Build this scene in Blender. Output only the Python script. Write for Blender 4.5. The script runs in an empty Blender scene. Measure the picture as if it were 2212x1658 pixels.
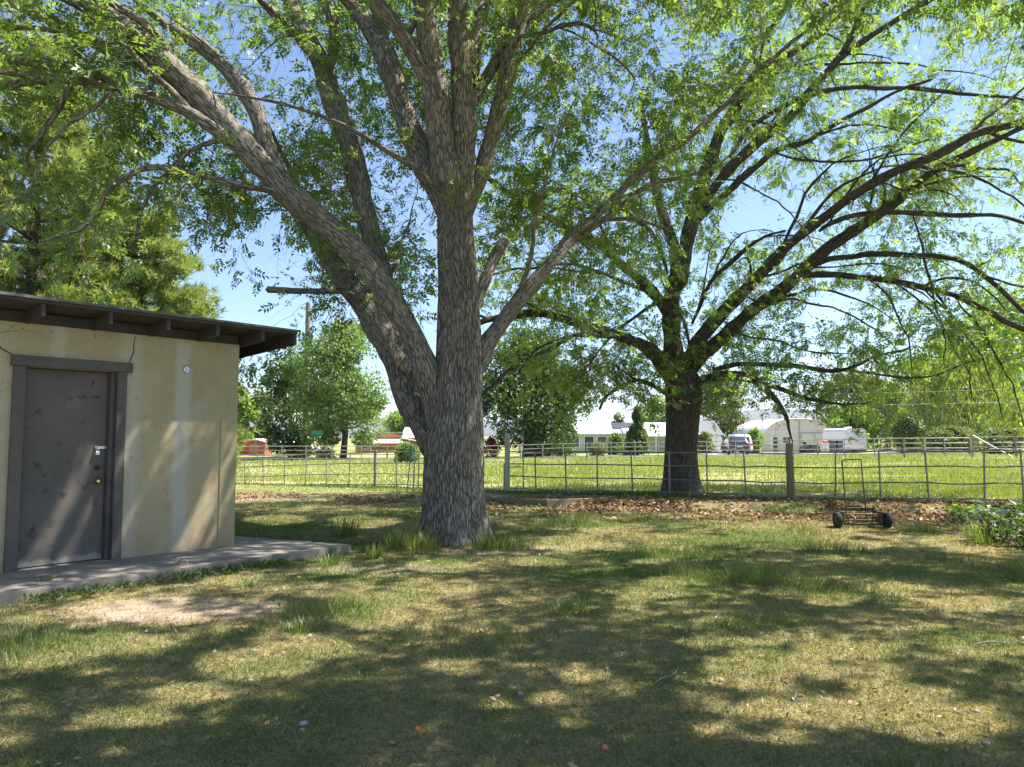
import bpy, bmesh, math, random
import numpy as np
from mathutils import Vector, Matrix

random.seed(7)
rng = np.random.default_rng(11)
R = math.radians
sc = bpy.context.scene
col = sc.collection

# ------------------------------------------------------------------ camera, world, sun
F = 1600.0 / 2212.0            # focal length / image width
CAM_H = 1.5
PITCH = math.atan(114.0 / 1600.0)
cam_d = bpy.data.cameras.new('camera')
cam_d.sensor_width = 36.0
cam_d.lens = 36.0 * F
cam_d.clip_start = 0.05
cam_d.clip_end = 20000
cam = bpy.data.objects.new('camera', cam_d)
cam.location = (0, 0, CAM_H)
cam.rotation_euler = (math.pi / 2 + PITCH, 0, 0)
col.objects.link(cam)
sc.camera = cam

SUN_EL, SUN_AZ = R(57), math.atan2(0.98, 0.2)     # azimuth clockwise from +Y
world = bpy.data.worlds.new('World')
sc.world = world
world.use_nodes = True
wn = world.node_tree.nodes
wl = world.node_tree.links
wn.clear()
sky = wn.new('ShaderNodeTexSky')
sky.sky_type = 'NISHITA'
sky.sun_disc = False
sky.sun_elevation = SUN_EL
sky.sun_rotation = SUN_AZ
sky.altitude = 1000
sky.air_density = 1.0
sky.dust_density = 0.25
sky.ozone_density = 4.0
bg = wn.new('ShaderNodeBackground')
bg.inputs['Strength'].default_value = 0.085
wo = wn.new('ShaderNodeOutputWorld')
wl.new(sky.outputs[0], bg.inputs[0])
wl.new(bg.outputs[0], wo.inputs[0])

sun_d = bpy.data.lights.new('sun', 'SUN')
sun_d.energy = 5.0
sun_d.angle = R(0.53)
sun_d.color = (1.0, 0.94, 0.84)
sun = bpy.data.objects.new('sun', sun_d)
S = Vector((math.sin(SUN_AZ) * math.cos(SUN_EL), math.cos(SUN_AZ) * math.cos(SUN_EL), math.sin(SUN_EL)))
sun.rotation_euler = S.to_track_quat('Z', 'Y').to_euler()
sun.location = S * 60
col.objects.link(sun)

sc.view_settings.view_transform = 'Standard'
sc.view_settings.look = 'None'
sc.view_settings.exposure = 1.56
sc.view_settings.gamma = 1.0
sc.view_settings.use_curve_mapping = False
sc.render.engine = 'CYCLES'
sc.cycles.use_denoising = True
sc.cycles.max_bounces = 8
sc.cycles.diffuse_bounces = 4
sc.cycles.transmission_bounces = 6
sc.cycles.sample_clamp_indirect = 8

# ------------------------------------------------------------------ helpers
cp, sp = math.cos(PITCH), math.sin(PITCH)


def at(px, py, Y):
    """point at depth Y seen at pixel (px, py) of the 2212x1658 view used for measuring"""
    u, v = (px - 1106) / 1600.0, (829 - py) / 1600.0
    d = Vector((u, cp - v * sp, sp + v * cp))
    k = Y / d.y
    return Vector((d.x * k, Y, CAM_H + d.z * k))


def gpt(px, py, z=0.0):
    u, v = (px - 1106) / 1600.0, (829 - py) / 1600.0
    d = Vector((u, cp - v * sp, sp + v * cp))
    k = (z - CAM_H) / d.z
    return Vector((d.x * k, d.y * k, z))


def proj(P):
    P = np.asarray(P, float)
    x, y, z = P[..., 0], P[..., 1], P[..., 2] - CAM_H
    f = y * cp + z * sp
    f = np.where(f < 0.05, 0.05, f)
    return 1106 + 1600 * x / f, 829 - 1600 * (z * cp - y * sp) / f


def _hash(ix, iy, s):
    h = (ix * 374761393 + iy * 668265263 + s * 1442695041) & 0xffffffff
    h = ((h ^ (h >> 13)) * 1274126177) & 0xffffffff
    return ((h ^ (h >> 16)) & 0xffff) / 65535.0


def vnoise(x, y, s=0):
    x = np.asarray(x, float); y = np.asarray(y, float)
    ix = np.floor(x).astype(np.int64); iy = np.floor(y).astype(np.int64)
    fx = x - ix; fy = y - iy
    fx = fx * fx * (3 - 2 * fx); fy = fy * fy * (3 - 2 * fy)
    a = _hash(ix, iy, s); b = _hash(ix + 1, iy, s); c = _hash(ix, iy + 1, s); d = _hash(ix + 1, iy + 1, s)
    return (a * (1 - fx) + b * fx) * (1 - fy) + (c * (1 - fx) + d * fx) * fy


def fbm(x, y, s=0, o=3):
    t = 0; a = 0.5; n = 0
    for i in range(o):
        t = t + a * vnoise(x * 2 ** i + 17.3 * i, y * 2 ** i - 9.1 * i, s + i); n += a; a *= .5
    return t / n


def sstep(a, b, x):
    t = np.clip((x - a) / (b - a), 0, 1)
    return t * t * (3 - 2 * t)


def ground_z(x, y):
    x = np.asarray(x, float); y = np.asarray(y, float)
    xs = np.clip(x, -45, 45)
    far = .03 + .011 * xs * (1 - .8 * sstep(45, 90, y)) - .009 * (np.clip(y, 0, 110) - 20)
    yb = 16.4 - .24 * (x + .6)
    w = .22 + 2.6 * sstep(-.6, -4, x) + 1.5 * sstep(9, 14, x)
    t = sstep(yb - w * .3, yb + w, y)
    near = .018 * (fbm(x * .5, y * .5, 3, 2) - .5)
    return near * (1 - sstep(40, 60, y)) + far * t


def gz(x, y):
    return float(ground_z(x, y))


def tag(o, label=None, cat=None, group=None, kind=None):
    if label: o['label'] = label
    if cat: o['category'] = cat
    if group: o['group'] = group
    if kind: o['kind'] = kind
    return o


def empty(name, loc=(0, 0, 0), rz=0, label=None, cat=None, group=None, kind=None):
    o = bpy.data.objects.new(name, None)
    o.empty_display_size = .2
    o.location = loc; o.rotation_euler = (0, 0, rz)
    col.objects.link(o)
    return tag(o, label, cat, group, kind)


def link(name, me, mats, parent=None, loc=None, rot=None):
    o = bpy.data.objects.new(name, me)
    for m in (mats if isinstance(mats, (list, tuple)) else [mats]):
        if m and len(me.materials) < (len(mats) if isinstance(mats, (list, tuple)) else 1):
            me.materials.append(m)
    col.objects.link(o)
    if parent: o.parent = parent
    if loc is not None: o.location = loc
    if rot is not None: o.rotation_euler = rot
    return o


def np_mesh(name, V, Fc, mat, parent=None, smooth=False, attrs=None, matidx=None, loc=None):
    """V (n,3), Fc (m,k) integer array or list of such arrays"""
    me = bpy.data.meshes.new(name)
    if not isinstance(Fc, list): Fc = [Fc]
    Fc = [f for f in Fc if len(f)]
    nf = sum(len(f) for f in Fc)
    loops = np.concatenate([f.ravel() for f in Fc]).astype(np.int32)
    tot = np.concatenate([np.full(len(f), f.shape[1], np.int32) for f in Fc])
    start = np.concatenate([[0], np.cumsum(tot)[:-1]]).astype(np.int32)
    me.vertices.add(len(V)); me.vertices.foreach_set('co', np.asarray(V, np.float32).ravel())
    me.loops.add(len(loops)); me.loops.foreach_set('vertex_index', loops)
    me.polygons.add(nf); me.polygons.foreach_set('loop_start', start); me.polygons.foreach_set('loop_total', tot)
    if smooth: me.polygons.foreach_set('use_smooth', np.ones(nf, bool))
    if matidx is not None: me.polygons.foreach_set('material_index', np.asarray(matidx, np.int32))
    me.update(calc_edges=True)
    for k, a in (attrs or {}).items():
        a = np.asarray(a, np.float32)
        if a.ndim == 2:
            at_ = me.attributes.new(k, 'FLOAT_VECTOR', 'POINT'); at_.data.foreach_set('vector', a.ravel())
        else:
            at_ = me.attributes.new(k, 'FLOAT', 'POINT'); at_.data.foreach_set('value', a)
    return link(name, me, mat, parent, loc)


class MB:
    def __init__(s): s.v = []; s.f = []; s.sm = []

    def add(s, vs, fs, smooth=False):
        n = len(s.v); s.v += [tuple(v) for v in vs]; s.f += [tuple(i + n for i in f) for f in fs]
        s.sm += [smooth] * len(fs); return s

    def box(s, x0, x1, y0, y1, z0, z1, M=None, bev=0.0):
        if bev:
            b = min(bev, (x1 - x0) * .45, (y1 - y0) * .45, (z1 - z0) * .45)
            bm = bmesh.new(); bmesh.ops.create_cube(bm, size=1)
            for v in bm.verts: v.co = Vector(((x0 + x1) / 2 + v.co.x * (x1 - x0), (y0 + y1) / 2 + v.co.y * (y1 - y0), (z0 + z1) / 2 + v.co.z * (z1 - z0)))
            bmesh.ops.bevel(bm, geom=bm.edges[:], offset=b, segments=1, affect='EDGES')
            bm.verts.index_update()
            vs = [v.co.copy() for v in bm.verts]; fs = [[v.index for v in f.verts] for f in bm.faces]; bm.free()
        else:
            vs = [Vector(p) for p in ((x0, y0, z0), (x1, y0, z0), (x1, y1, z0), (x0, y1, z0), (x0, y0, z1), (x1, y0, z1), (x1, y1, z1), (x0, y1, z1))]
            fs = [(0, 3, 2, 1), (4, 5, 6, 7), (0, 1, 5, 4), (1, 2, 6, 5), (2, 3, 7, 6), (3, 0, 4, 7)]
        if M is not None: vs = [M @ v for v in vs]
        return s.add(vs, fs)

    def tube(s, pts, rad, n=8, caps=True, M=None):
        pts = [Vector(p) for p in pts]
        if not hasattr(rad, '__len__'): rad = [rad] * len(pts)
        vs = []; up = None
        for i, p in enumerate(pts):
            t = (pts[min(i + 1, len(pts) - 1)] - pts[max(i - 1, 0)]).normalized()
            if up is None: up = Vector((0, 0, 1)) if abs(t.z) < .9 else Vector((1, 0, 0))
            a = (up - t * up.dot(t)).normalized(); b = t.cross(a); up = a
            for k in range(n):
                q = 2 * math.pi * k / n
                vs.append(p + (a * math.cos(q) + b * math.sin(q)) * rad[i])
        fs = []
        for i in range(len(pts) - 1):
            for k in range(n):
                fs.append((i * n + k, i * n + (k + 1) % n, (i + 1) * n + (k + 1) % n, (i + 1) * n + k))
        if M is not None: vs = [M @ v for v in vs]
        s.add(vs, fs, True)
        if caps:
            s.add([vs[k] for k in range(n)], [tuple(reversed(range(n)))]); m = (len(pts) - 1) * n
            s.add([vs[m + k] for k in range(n)], [tuple(range(n))])
        return s

    def prism(s, poly, axis, a, b, M=None):
        """extrude 2D polygon along axis ('x','y','z') from a to b"""
        def P(u, v, w): return {'x': (w, u, v), 'y': (u, w, v), 'z': (u, v, w)}[axis]
        n = len(poly)
        vs = [Vector(P(u, v, a)) for u, v in poly] + [Vector(P(u, v, b)) for u, v in poly]
        if M is not None: vs = [M @ v for v in vs]
        fs = [tuple(range(n)), tuple(reversed(range(n, 2 * n)))] + [(i, (i + 1) % n, n + (i + 1) % n, n + i) for i in range(n)]
        return s.add(vs, fs)

    def build(s, name, mat, parent=None, loc=None, rot=None, fix=True):
        me = bpy.data.meshes.new(name)
        me.from_pydata([tuple(v) for v in s.v], [], s.f)
        me.polygons.foreach_set('use_smooth', s.sm)
        me.update()
        if fix:
            bm = bmesh.new(); bm.from_mesh(me)
            bmesh.ops.recalc_face_normals(bm, faces=bm.faces[:]); bm.to_mesh(me); bm.free()
        return link(name, me, mat, parent, loc, rot)


def copy_tree(o, parent=None):
    c = o.copy(); col.objects.link(c)
    c.parent = parent
    for ch in o.children: copy_tree(ch, c)
    return c


# ------------------------------------------------------------------ materials
def new_mat(name):
    m = bpy.data.materials.new(name); m.use_nodes = True
    nt = m.node_tree; nt.nodes.clear()
    out = nt.nodes.new('ShaderNodeOutputMaterial')
    return m, nt, out


def N(nt, t, **kw):
    n = nt.nodes.new(t)
    for k, v in kw.items():
        if k.startswith('_'): setattr(n, k[1:], v)
        else: n.inputs[k.replace('~', ' ')].default_value = v
    return n


def coords(nt, kind='Object', scale=(1, 1, 1), attr=None):
    if attr:
        a = N(nt, 'ShaderNodeAttribute', _attribute_name=attr); o = a.outputs['Vector']
    else:
        o = N(nt, 'ShaderNodeTexCoord').outputs[kind]
    mp = N(nt, 'ShaderNodeMapping'); mp.inputs['Scale'].default_value = scale
    nt.links.new(o, mp.inputs[0]); return mp.outputs[0]


def ramp(nt, fac, stops):
    r = N(nt, 'ShaderNodeValToRGB'); e = r.color_ramp.elements
    while len(e) < len(stops): e.new(.5)
    for i, (p, c) in enumerate(stops):
        e[i].position = p; e[i].color = (c[0], c[1], c[2], 1) if hasattr(c, '__len__') else (c, c, c, 1)
    nt.links.new(fac, r.inputs[0]); return r.outputs[0]


def noise(nt, vec, scale, detail=4, rough=.6, dist=0.0):
    n = N(nt, 'ShaderNodeTexNoise'); n.inputs['Scale'].default_value = scale; n.inputs['Detail'].default_value = detail
    n.inputs['Roughness'].default_value = rough; n.inputs['Distortion'].default_value = dist
    nt.links.new(vec, n.inputs['Vector']); return n.outputs['Fac']


def mix(nt, fac, a, b, mode='MIX'):
    m = N(nt, 'ShaderNodeMix', _data_type='RGBA', _blend_type=mode)
    for sock, v in ((0, fac), (6, a), (7, b)):
        if isinstance(v, (int, float)): m.inputs[sock].default_value = v
        elif isinstance(v, (tuple, list)): m.inputs[sock].default_value = (v[0], v[1], v[2], 1)
        else: nt.links.new(v, m.inputs[sock])
    return m.outputs[2]


def bump(nt, h, strength=.3, dist=.01):
    b = N(nt, 'ShaderNodeBump', Strength=strength, Distance=dist); nt.links.new(h, b.inputs['Height']); return b.outputs[0]


def simple(name, c, rough=.7, metal=0, var=.25, scale=6, bmp=.15, bd=.004, dirt=None, stretch=(1, 1, 1), spec=.4):
    m, nt, out = new_mat(name)
    p = N(nt, 'ShaderNodeBsdfPrincipled', Roughness=rough, Metallic=metal)
    p.inputs['Specular IOR Level'].default_value = spec
    v = coords(nt, scale=stretch)
    n1 = noise(nt, v, scale, 5, .65)
    lo = tuple(x * (1 - var) for x in c); hi = tuple(min(1, x * (1 + var)) for x in c)
    cc = ramp(nt, n1, [(.3, lo), (.7, hi)])
    if dirt:
        n2 = noise(nt, v, scale * .35, 4, .7)
        cc = mix(nt, ramp(nt, n2, [(.5, 0), (.72, .75)]), cc, dirt)
    nt.links.new(cc, p.inputs['Base Color'])
    if bmp:
        nt.links.new(bump(nt, noise(nt, v, scale * 6, 4, .7), bmp, bd), p.inputs['Normal'])
    nt.links.new(p.outputs[0], out.inputs[0]); return m


def leaf_mat(name, c0, c1, trans=.5, c2=None):
    """c0..c1 by the per-leaf 'tint' attribute; translucent"""
    m, nt, out = new_mat(name)
    a = N(nt, 'ShaderNodeAttribute', _attribute_name='tint')
    st = [(0, c0), (1, c1)] if c2 is None else [(0, c0), (.85, c1), (1, c2)]
    c = ramp(nt, a.outputs['Fac'], st)
    d = N(nt, 'ShaderNodeBsdfDiffuse'); nt.links.new(c, d.inputs[0])
    t = N(nt, 'ShaderNodeBsdfTranslucent')
    tc = mix(nt, 1.0, c, (1.58, 1.62, .52), 'MULTIPLY')
    nt.links.new(tc, t.inputs[0])
    ms = N(nt, 'ShaderNodeMixShader', Fac=trans)
    nt.links.new(d.outputs[0], ms.inputs[1]); nt.links.new(t.outputs[0], ms.inputs[2])
    g = N(nt, 'ShaderNodeBsdfGlossy', Roughness=.5); g.inputs[0].default_value = (1, 1, 1, 1)
    m2 = N(nt, 'ShaderNodeMixShader', Fac=.035)
    nt.links.new(ms.outputs[0], m2.inputs[1]); nt.links.new(g.outputs[0], m2.inputs[2])
    nt.links.new(m2.outputs[0], out.inputs[0]); return m


def bark_mat(name, ridge, furrow, fr=1.0):
    m, nt, out = new_mat(name)
    v = coords(nt, attr='bark', scale=(31 * fr, 31 * fr, 5.0 * fr))
    vz = N(nt, 'ShaderNodeTexVoronoi', _feature='DISTANCE_TO_EDGE', Scale=1.0, Randomness=1.0)
    n0 = N(nt, 'ShaderNodeTexNoise'); n0.inputs['Scale'].default_value = 1.3; n0.inputs['Detail'].default_value = 3
    nt.links.new(v, n0.inputs['Vector'])
    ad = N(nt, 'ShaderNodeMix', _data_type='RGBA', _blend_type='LINEAR_LIGHT'); ad.inputs[0].default_value = .55
    nt.links.new(v, ad.inputs[6]); nt.links.new(n0.outputs['Color'], ad.inputs[7])
    nt.links.new(ad.outputs[2], vz.inputs['Vector'])
    v2 = coords(nt, attr='bark', scale=(9, 9, 2.2))
    big = noise(nt, v2, 1.0, 5, .65)
    v3 = coords(nt, attr='bark', scale=(120, 120, 40))
    fine = noise(nt, v3, 1.0, 3, .6)
    h = ramp(nt, vz.outputs['Distance'], [(.0, 0), (.05, .25), (.15, .92), (.5, 1)])
    c = mix(nt, h, furrow, ridge)
    c = mix(nt, ramp(nt, big, [(.35, 0), (.7, .8)]), c, tuple(x * .62 for x in ridge))
    c = mix(nt, ramp(nt, noise(nt, v2, .6, 3, .6), [(.55, 0), (.75, .5)]), c, (ridge[0] * 1.1, ridge[1] * .85, ridge[2] * .68))
    c = mix(nt, .35, c, ramp(nt, fine, [(.3, .45), (.7, 1)]), 'MULTIPLY')
    p = N(nt, 'ShaderNodeBsdfPrincipled', Roughness=.92); p.inputs['Specular IOR Level'].default_value = .15
    nt.links.new(c, p.inputs['Base Color'])
    hh = mix(nt, .35, h, fine)
    nt.links.new(bump(nt, hh, 1.0, .03), p.inputs['Normal'])
    nt.links.new(p.outputs[0], out.inputs[0]); return m


M = {}
M['bark1'] = bark_mat('ash_bark', (.40, .36, .30), (.06, .05, .042))
M['bark2'] = bark_mat('dark_bark', (.20, .172, .145), (.035, .03, .026))
M['twig'] = simple('twig', (.13, .105, .085), .9, bmp=0)
M['leaf1'] = leaf_mat('ash_leaf', (.06, .115, .045), (.23, .32, .10), .58, (.42, .42, .18))
M['leaf2'] = leaf_mat('elm_leaf', (.085, .145, .05), (.25, .34, .11), .6, (.42, .43, .19))
M['pine'] = leaf_mat('pine_needle', (.12, .165, .055), (.32, .37, .14), .4)
M['leafA'] = leaf_mat('tree_leaf_dark', (.035, .075, .02), (.10, .17, .04), .4)
M['leafB'] = leaf_mat('tree_leaf_pale', (.10, .17, .06), (.22, .31, .11), .45)
M['leafC'] = leaf_mat('tree_leaf_bright', (.12, .21, .04), (.25, .36, .07), .5)
M['leafO'] = leaf_mat('tree_leaf_olive', (.10, .12, .06), (.22, .24, .11), .4)
M['cypress'] = leaf_mat('cypress_leaf', (.045, .09, .02), (.13, .20, .035), .3)
M['willow'] = leaf_mat('willow_leaf', (.15, .20, .05), (.33, .38, .11), .45)
M['redleaf'] = leaf_mat('red_leaf', (.09, .15, .05), (.20, .22, .08), .35, (.45, .13, .10))
M['burgundy'] = leaf_mat('burgundy_leaf', (.10, .01, .02), (.25, .03, .05), .35)
M['dryleaf'] = leaf_mat('dry_leaf', (.13, .07, .038), (.38, .245, .15), .12)
M['blade'] = leaf_mat('grass_blade', (.062, .125, .022), (.36, .295, .15), .35)
M['fieldblade'] = leaf_mat('field_blade', (.15, .205, .05), (.36, .37, .13), .35)
M['tuft'] = leaf_mat('tuft_blade', (.09, .165, .035), (.32, .28, .14), .4)
M['oldrust'] = simple('old_rust', (.115, .075, .05), .8, .2, var=.4, scale=8, dirt=(.05, .035, .03))
M['flower'] = simple('white_flower', (.75, .75, .68), .8, bmp=0)
M['concrete'] = simple('concrete', (.235, .21, .18), .9, var=.35, scale=2.2, bmp=.35, bd=.004, dirt=(.17, .14, .11))
M['asphalt'] = simple('asphalt', (.17, .165, .16), .95, scale=2)
M['drive'] = simple('driveway', (.40, .35, .29), .95, scale=.4)
M['rust'] = simple('weathered_pipe', (.27, .25, .215), .6, .4, var=.35, scale=5, dirt=(.16, .09, .055))
M['pipe'] = simple('galvanised_pipe', (.36, .35, .33), .45, .5, var=.2, scale=3, dirt=(.22, .15, .10))
M['wire'] = simple('wire', (.25, .24, .22), .6, .5, bmp=0)
M['wpost'] = simple('whitewashed_post', (.50, .47, .41), .85, scale=9, dirt=(.24, .19, .14), stretch=(1, 1, .25))
M['wood'] = simple('weathered_wood', (.24, .18, .125), .9, scale=12, var=.4, dirt=(.10, .07, .05), stretch=(1, 1, .12), bmp=.5)
M['board'] = simple('grey_board', (.21, .175, .13), .9, scale=6, var=.4, dirt=(.12, .09, .07), stretch=(.12, 1, 1), bmp=.5)
M['brownpaint'] = simple('brown_paint', (.105, .088, .078), .75, var=.22, scale=5, dirt=(.07, .056, .05), bmp=.25, bd=.002)
M['eave'] = simple('eave_paint', (.058, .05, .045), .8, var=.25, scale=6, stretch=(1, .3, 1))
M['roofing'] = simple('rolled_roofing', (.10, .10, .10), .8, scale=8)
M['black'] = simple('black_rubber', (.025, .025, .025), .85, bmp=.1)
M['brass'] = simple('brass', (.65, .48, .18), .28, 1, bmp=0)
M['steel'] = simple('steel', (.45, .46, .46), .35, .9, bmp=0)
M['white'] = simple('white_paint', (.72, .72, .70), .6, var=.06, scale=1, bmp=.05)
M['whitemetal'] = simple('white_metal_roof', (.80, .80, .79), .45, var=.04, scale=.8, bmp=.03)
M['cream'] = simple('cream_wall', (.62, .60, .53), .8, var=.08, scale=.8)
M['palegreen'] = simple('pale_green_wall', (.45, .49, .43), .8, var=.06, scale=.8)
M['orange'] = simple('orange_stucco', (.52, .21, .10), .85, var=.12, scale=.8)
M['red'] = simple('red_paint', (.46, .095, .055), .75, var=.15, scale=1)
M['brick'] = simple('brown_siding', (.26, .16, .12), .85, var=.2, scale=1)
M['glass'] = simple('dark_glass', (.05, .06, .07), .12, 0, bmp=0, spec=.8)
M['solar'] = simple('solar_panel', (.045, .045, .065), .6, 0, bmp=0)
M['carpaint'] = simple('dark_car_paint', (.045, .05, .062), .25, .3, var=.05, bmp=0, spec=.8)
M['carwhite'] = simple('white_car_paint', (.72, .73, .74), .3, 0, var=.03, bmp=0, spec=.7)
M['bin'] = simple('dark_plastic', (.07, .085, .10), .6, bmp=0)
M['redplastic'] = simple('red_plastic', (.6, .06, .05), .5, bmp=0)
M['taillight'] = simple('tail_light', (.45, .03, .03), .3, bmp=0)
M['sign'] = simple('green_sign', (.03, .26, .14), .5, bmp=0, var=.05)
M['rope'] = simple('green_rope', (.03, .22, .13), .7, bmp=0)
M['stone'] = simple('pale_stone', (.36, .33, .28), .9, scale=20)
M['grey'] = simple('grey_block', (.32, .33, .35), .9, scale=10)
M['pole'] = simple('pole_wood', (.20, .18, .155), .95, scale=8, stretch=(1, 1, .1))
M['hillm'] = simple('hill', (.075, .08, .065), 1, scale=.004, bmp=0)
M['plate'] = simple('plate', (.6, .6, .58), .5, bmp=0)


def ground_mat():
    m, nt, out = new_mat('ground_soil_and_grass')
    v = coords(nt)
    g = N(nt, 'ShaderNodeAttribute', _attribute_name='green').outputs['Fac']
    fi = N(nt, 'ShaderNodeAttribute', _attribute_name='field').outputs['Fac']
    di = N(nt, 'ShaderNodeAttribute', _attribute_name='dirt').outputs['Fac']
    n1 = noise(nt, v, 3.2, 6, .7); n2 = noise(nt, v, 34, 4, .7); n3 = noise(nt, v, .7, 4, .6)
    straw = ramp(nt, n2, [(.28, (.13, .10, .055)), (.5, (.215, .17, .085)), (.75, (.38, .305, .165))])
    green = ramp(nt, n2, [(.3, (.045, .068, .016)), (.7, (.12, .16, .04))])
    lawn = mix(nt, g, straw, green)
    fg = ramp(nt, n1, [(.3, (.17, .20, .06)), (.7, (.31, .33, .12))])
    fd = ramp(nt, n1, [(.3, (.30, .26, .12)), (.7, (.46, .38, .22))])
    fld = mix(nt, g, fd, fg)
    c = mix(nt, fi, lawn, fld)
    dirt = ramp(nt, n1, [(.3, (.25, .185, .13)), (.7, (.45, .355, .265))])
    dirt = mix(nt, .4, dirt, ramp(nt, n2, [(.3, .5), (.7, 1)]), 'MULTIPLY')
    c = mix(nt, di, c, dirt)
    p = N(nt, 'ShaderNodeBsdfPrincipled', Roughness=.95); p.inputs['Specular IOR Level'].default_value = .1
    nt.links.new(c, p.inputs['Base Color'])
    nt.links.new(bump(nt, mix(nt, .5, n2, n1), .8, .03), p.inputs['Normal'])
    nt.links.new(p.outputs[0], out.inputs[0]); return m


def stucco_mat():
    m, nt, out = new_mat('yellow_stucco')
    v = coords(nt)
    sx = N(nt, 'ShaderNodeSeparateXYZ'); nt.links.new(v, sx.inputs[0])
    n1 = noise(nt, v, 1.3, 5, .6, .3); n2 = noise(nt, v, 4.5, 5, .65, .5); n3 = noise(nt, v, 70, 4, .6)
    c = ramp(nt, n1, [(.3, (.37, .30, .18)), (.55, (.43, .36, .225)), (.75, (.42, .375, .28))])
    c = mix(nt, ramp(nt, n2, [(.52, 0), (.7, .55)]), c, (.40, .26, .15))          # brown blotches
    # vertical pale patched seams
    wob = noise(nt, v, 2.5, 3, .6)
    def band(x0, w, fac, colr, c):
        a = N(nt, 'ShaderNodeMath', _operation='MULTIPLY_ADD'); a.inputs[1].default_value = .14; nt.links.new(wob, a.inputs[0]); nt.links.new(sx.outputs[0], a.inputs[2])
        b = N(nt, 'ShaderNodeMath', _operation='SUBTRACT'); b.inputs[1].default_value = x0 + .07; nt.links.new(a.outputs[0], b.inputs[0])
        d = N(nt, 'ShaderNodeMath', _operation='ABSOLUTE'); nt.links.new(b.outputs[0], d.inputs[0])
        f = ramp(nt, d.outputs[0], [(w * .4, fac), (w, 0)])
        return mix(nt, f, c, colr)
    c = band(-.75, .13, .75, (.50, .47, .39), c)
    c = band(-1.36, .14, .6, (.47, .44, .35), c)
    c = band(-2.15, .10, .5, (.52, .48, .38), c)
    c = band(-3.3, .72, .9, (.47, .44, .38), c)
    # dirty splash zone at the foot
    n5 = noise(nt, v, 6, 3, .6)
    zz = N(nt, 'ShaderNodeMath', _operation='MULTIPLY_ADD'); zz.inputs[1].default_value = .5; nt.links.new(n5, zz.inputs[0]); nt.links.new(sx.outputs[2], zz.inputs[2])
    c = mix(nt, ramp(nt, zz.outputs[0], [(.30, .55), (.75, 0)]), c, (.33, .22, .14))
    # hairline crazing
    dv = N(nt, 'ShaderNodeTexNoise'); dv.inputs['Scale'].default_value = 3; dv.inputs['Detail'].default_value = 5; nt.links.new(v, dv.inputs['Vector'])
    ad = N(nt, 'ShaderNodeMix', _data_type='RGBA', _blend_type='LINEAR_LIGHT'); ad.inputs[0].default_value = .25
    nt.links.new(v, ad.inputs[6]); nt.links.new(dv.outputs['Color'], ad.inputs[7])
    vo = N(nt, 'ShaderNodeTexVoronoi', _feature='DISTANCE_TO_EDGE', Scale=3.2); nt.links.new(ad.outputs[2], vo.inputs['Vector'])
    crack = ramp(nt, vo.outputs['Distance'], [(.0, .55), (.012, 0)])
    gate = ramp(nt, n1, [(.42, 0), (.6, 1)])
    cr = mix(nt, 1.0, crack, gate, 'MULTIPLY')
    c = mix(nt, cr, c, (.20, .15, .10))
    c = mix(nt, .3, c, ramp(nt, n3, [(.3, .6), (.7, 1)]), 'MULTIPLY')
    p = N(nt, 'ShaderNodeBsdfPrincipled', Roughness=.93); p.inputs['Specular IOR Level'].default_value = .2
    nt.links.new(c, p.inputs['Base Color'])
    nt.links.new(bump(nt, mix(nt, .5, n3, n2), .55, .012), p.inputs['Normal'])
    nt.links.new(p.outputs[0], out.inputs[0]); return m


def door_mat():
    m, nt, out = new_mat('worn_door_paint')
    v = coords(nt)
    sx = N(nt, 'ShaderNodeSeparateXYZ'); nt.links.new(v, sx.inputs[0])
    n1 = noise(nt, v, 1.8, 5, .65); n2 = noise(nt, v, 7, 4, .6, .4); n3 = noise(nt, v, 130, 3, .6)
    c = ramp(nt, n1, [(.3, (.098, .084, .075)), (.7, (.15, .13, .115))])
    c = mix(nt, ramp(nt, n2, [(.60, 0), (.70, .8)]), c, (.045, .035, .03))
    z2 = N(nt, 'ShaderNodeMath', _operation='MULTIPLY_ADD'); z2.inputs[1].default_value = .16; nt.links.new(n2, z2.inputs[0]); nt.links.new(sx.outputs[2], z2.inputs[2])
    c = mix(nt, ramp(nt, z2.outputs[0], [(.13, .8), (.16, 0)]), c, (.30, .275, .24))
    c = mix(nt, .25, c, ramp(nt, n3, [(.3, .5), (.7, 1)]), 'MULTIPLY')
    p = N(nt, 'ShaderNodeBsdfPrincipled', Roughness=.7); p.inputs['Specular IOR Level'].default_value = .3
    nt.links.new(c, p.inputs['Base Color'])
    nt.links.new(bump(nt, n3, .25, .002), p.inputs['Normal'])
    nt.links.new(p.outputs[0], out.inputs[0]); return m


M['ground'] = ground_mat(); M['stucco'] = stucco_mat(); M['door'] = door_mat()


# ------------------------------------------------------------------ terrain
def greenness(x, y):
    g = fbm(x * .55, y * .55, 21, 4)
    g2 = fbm(x * 2.3, y * 2.3, 31, 3)
    return np.clip(sstep(.38, .70, g * .62 + g2 * .38), 0, 1)


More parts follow.
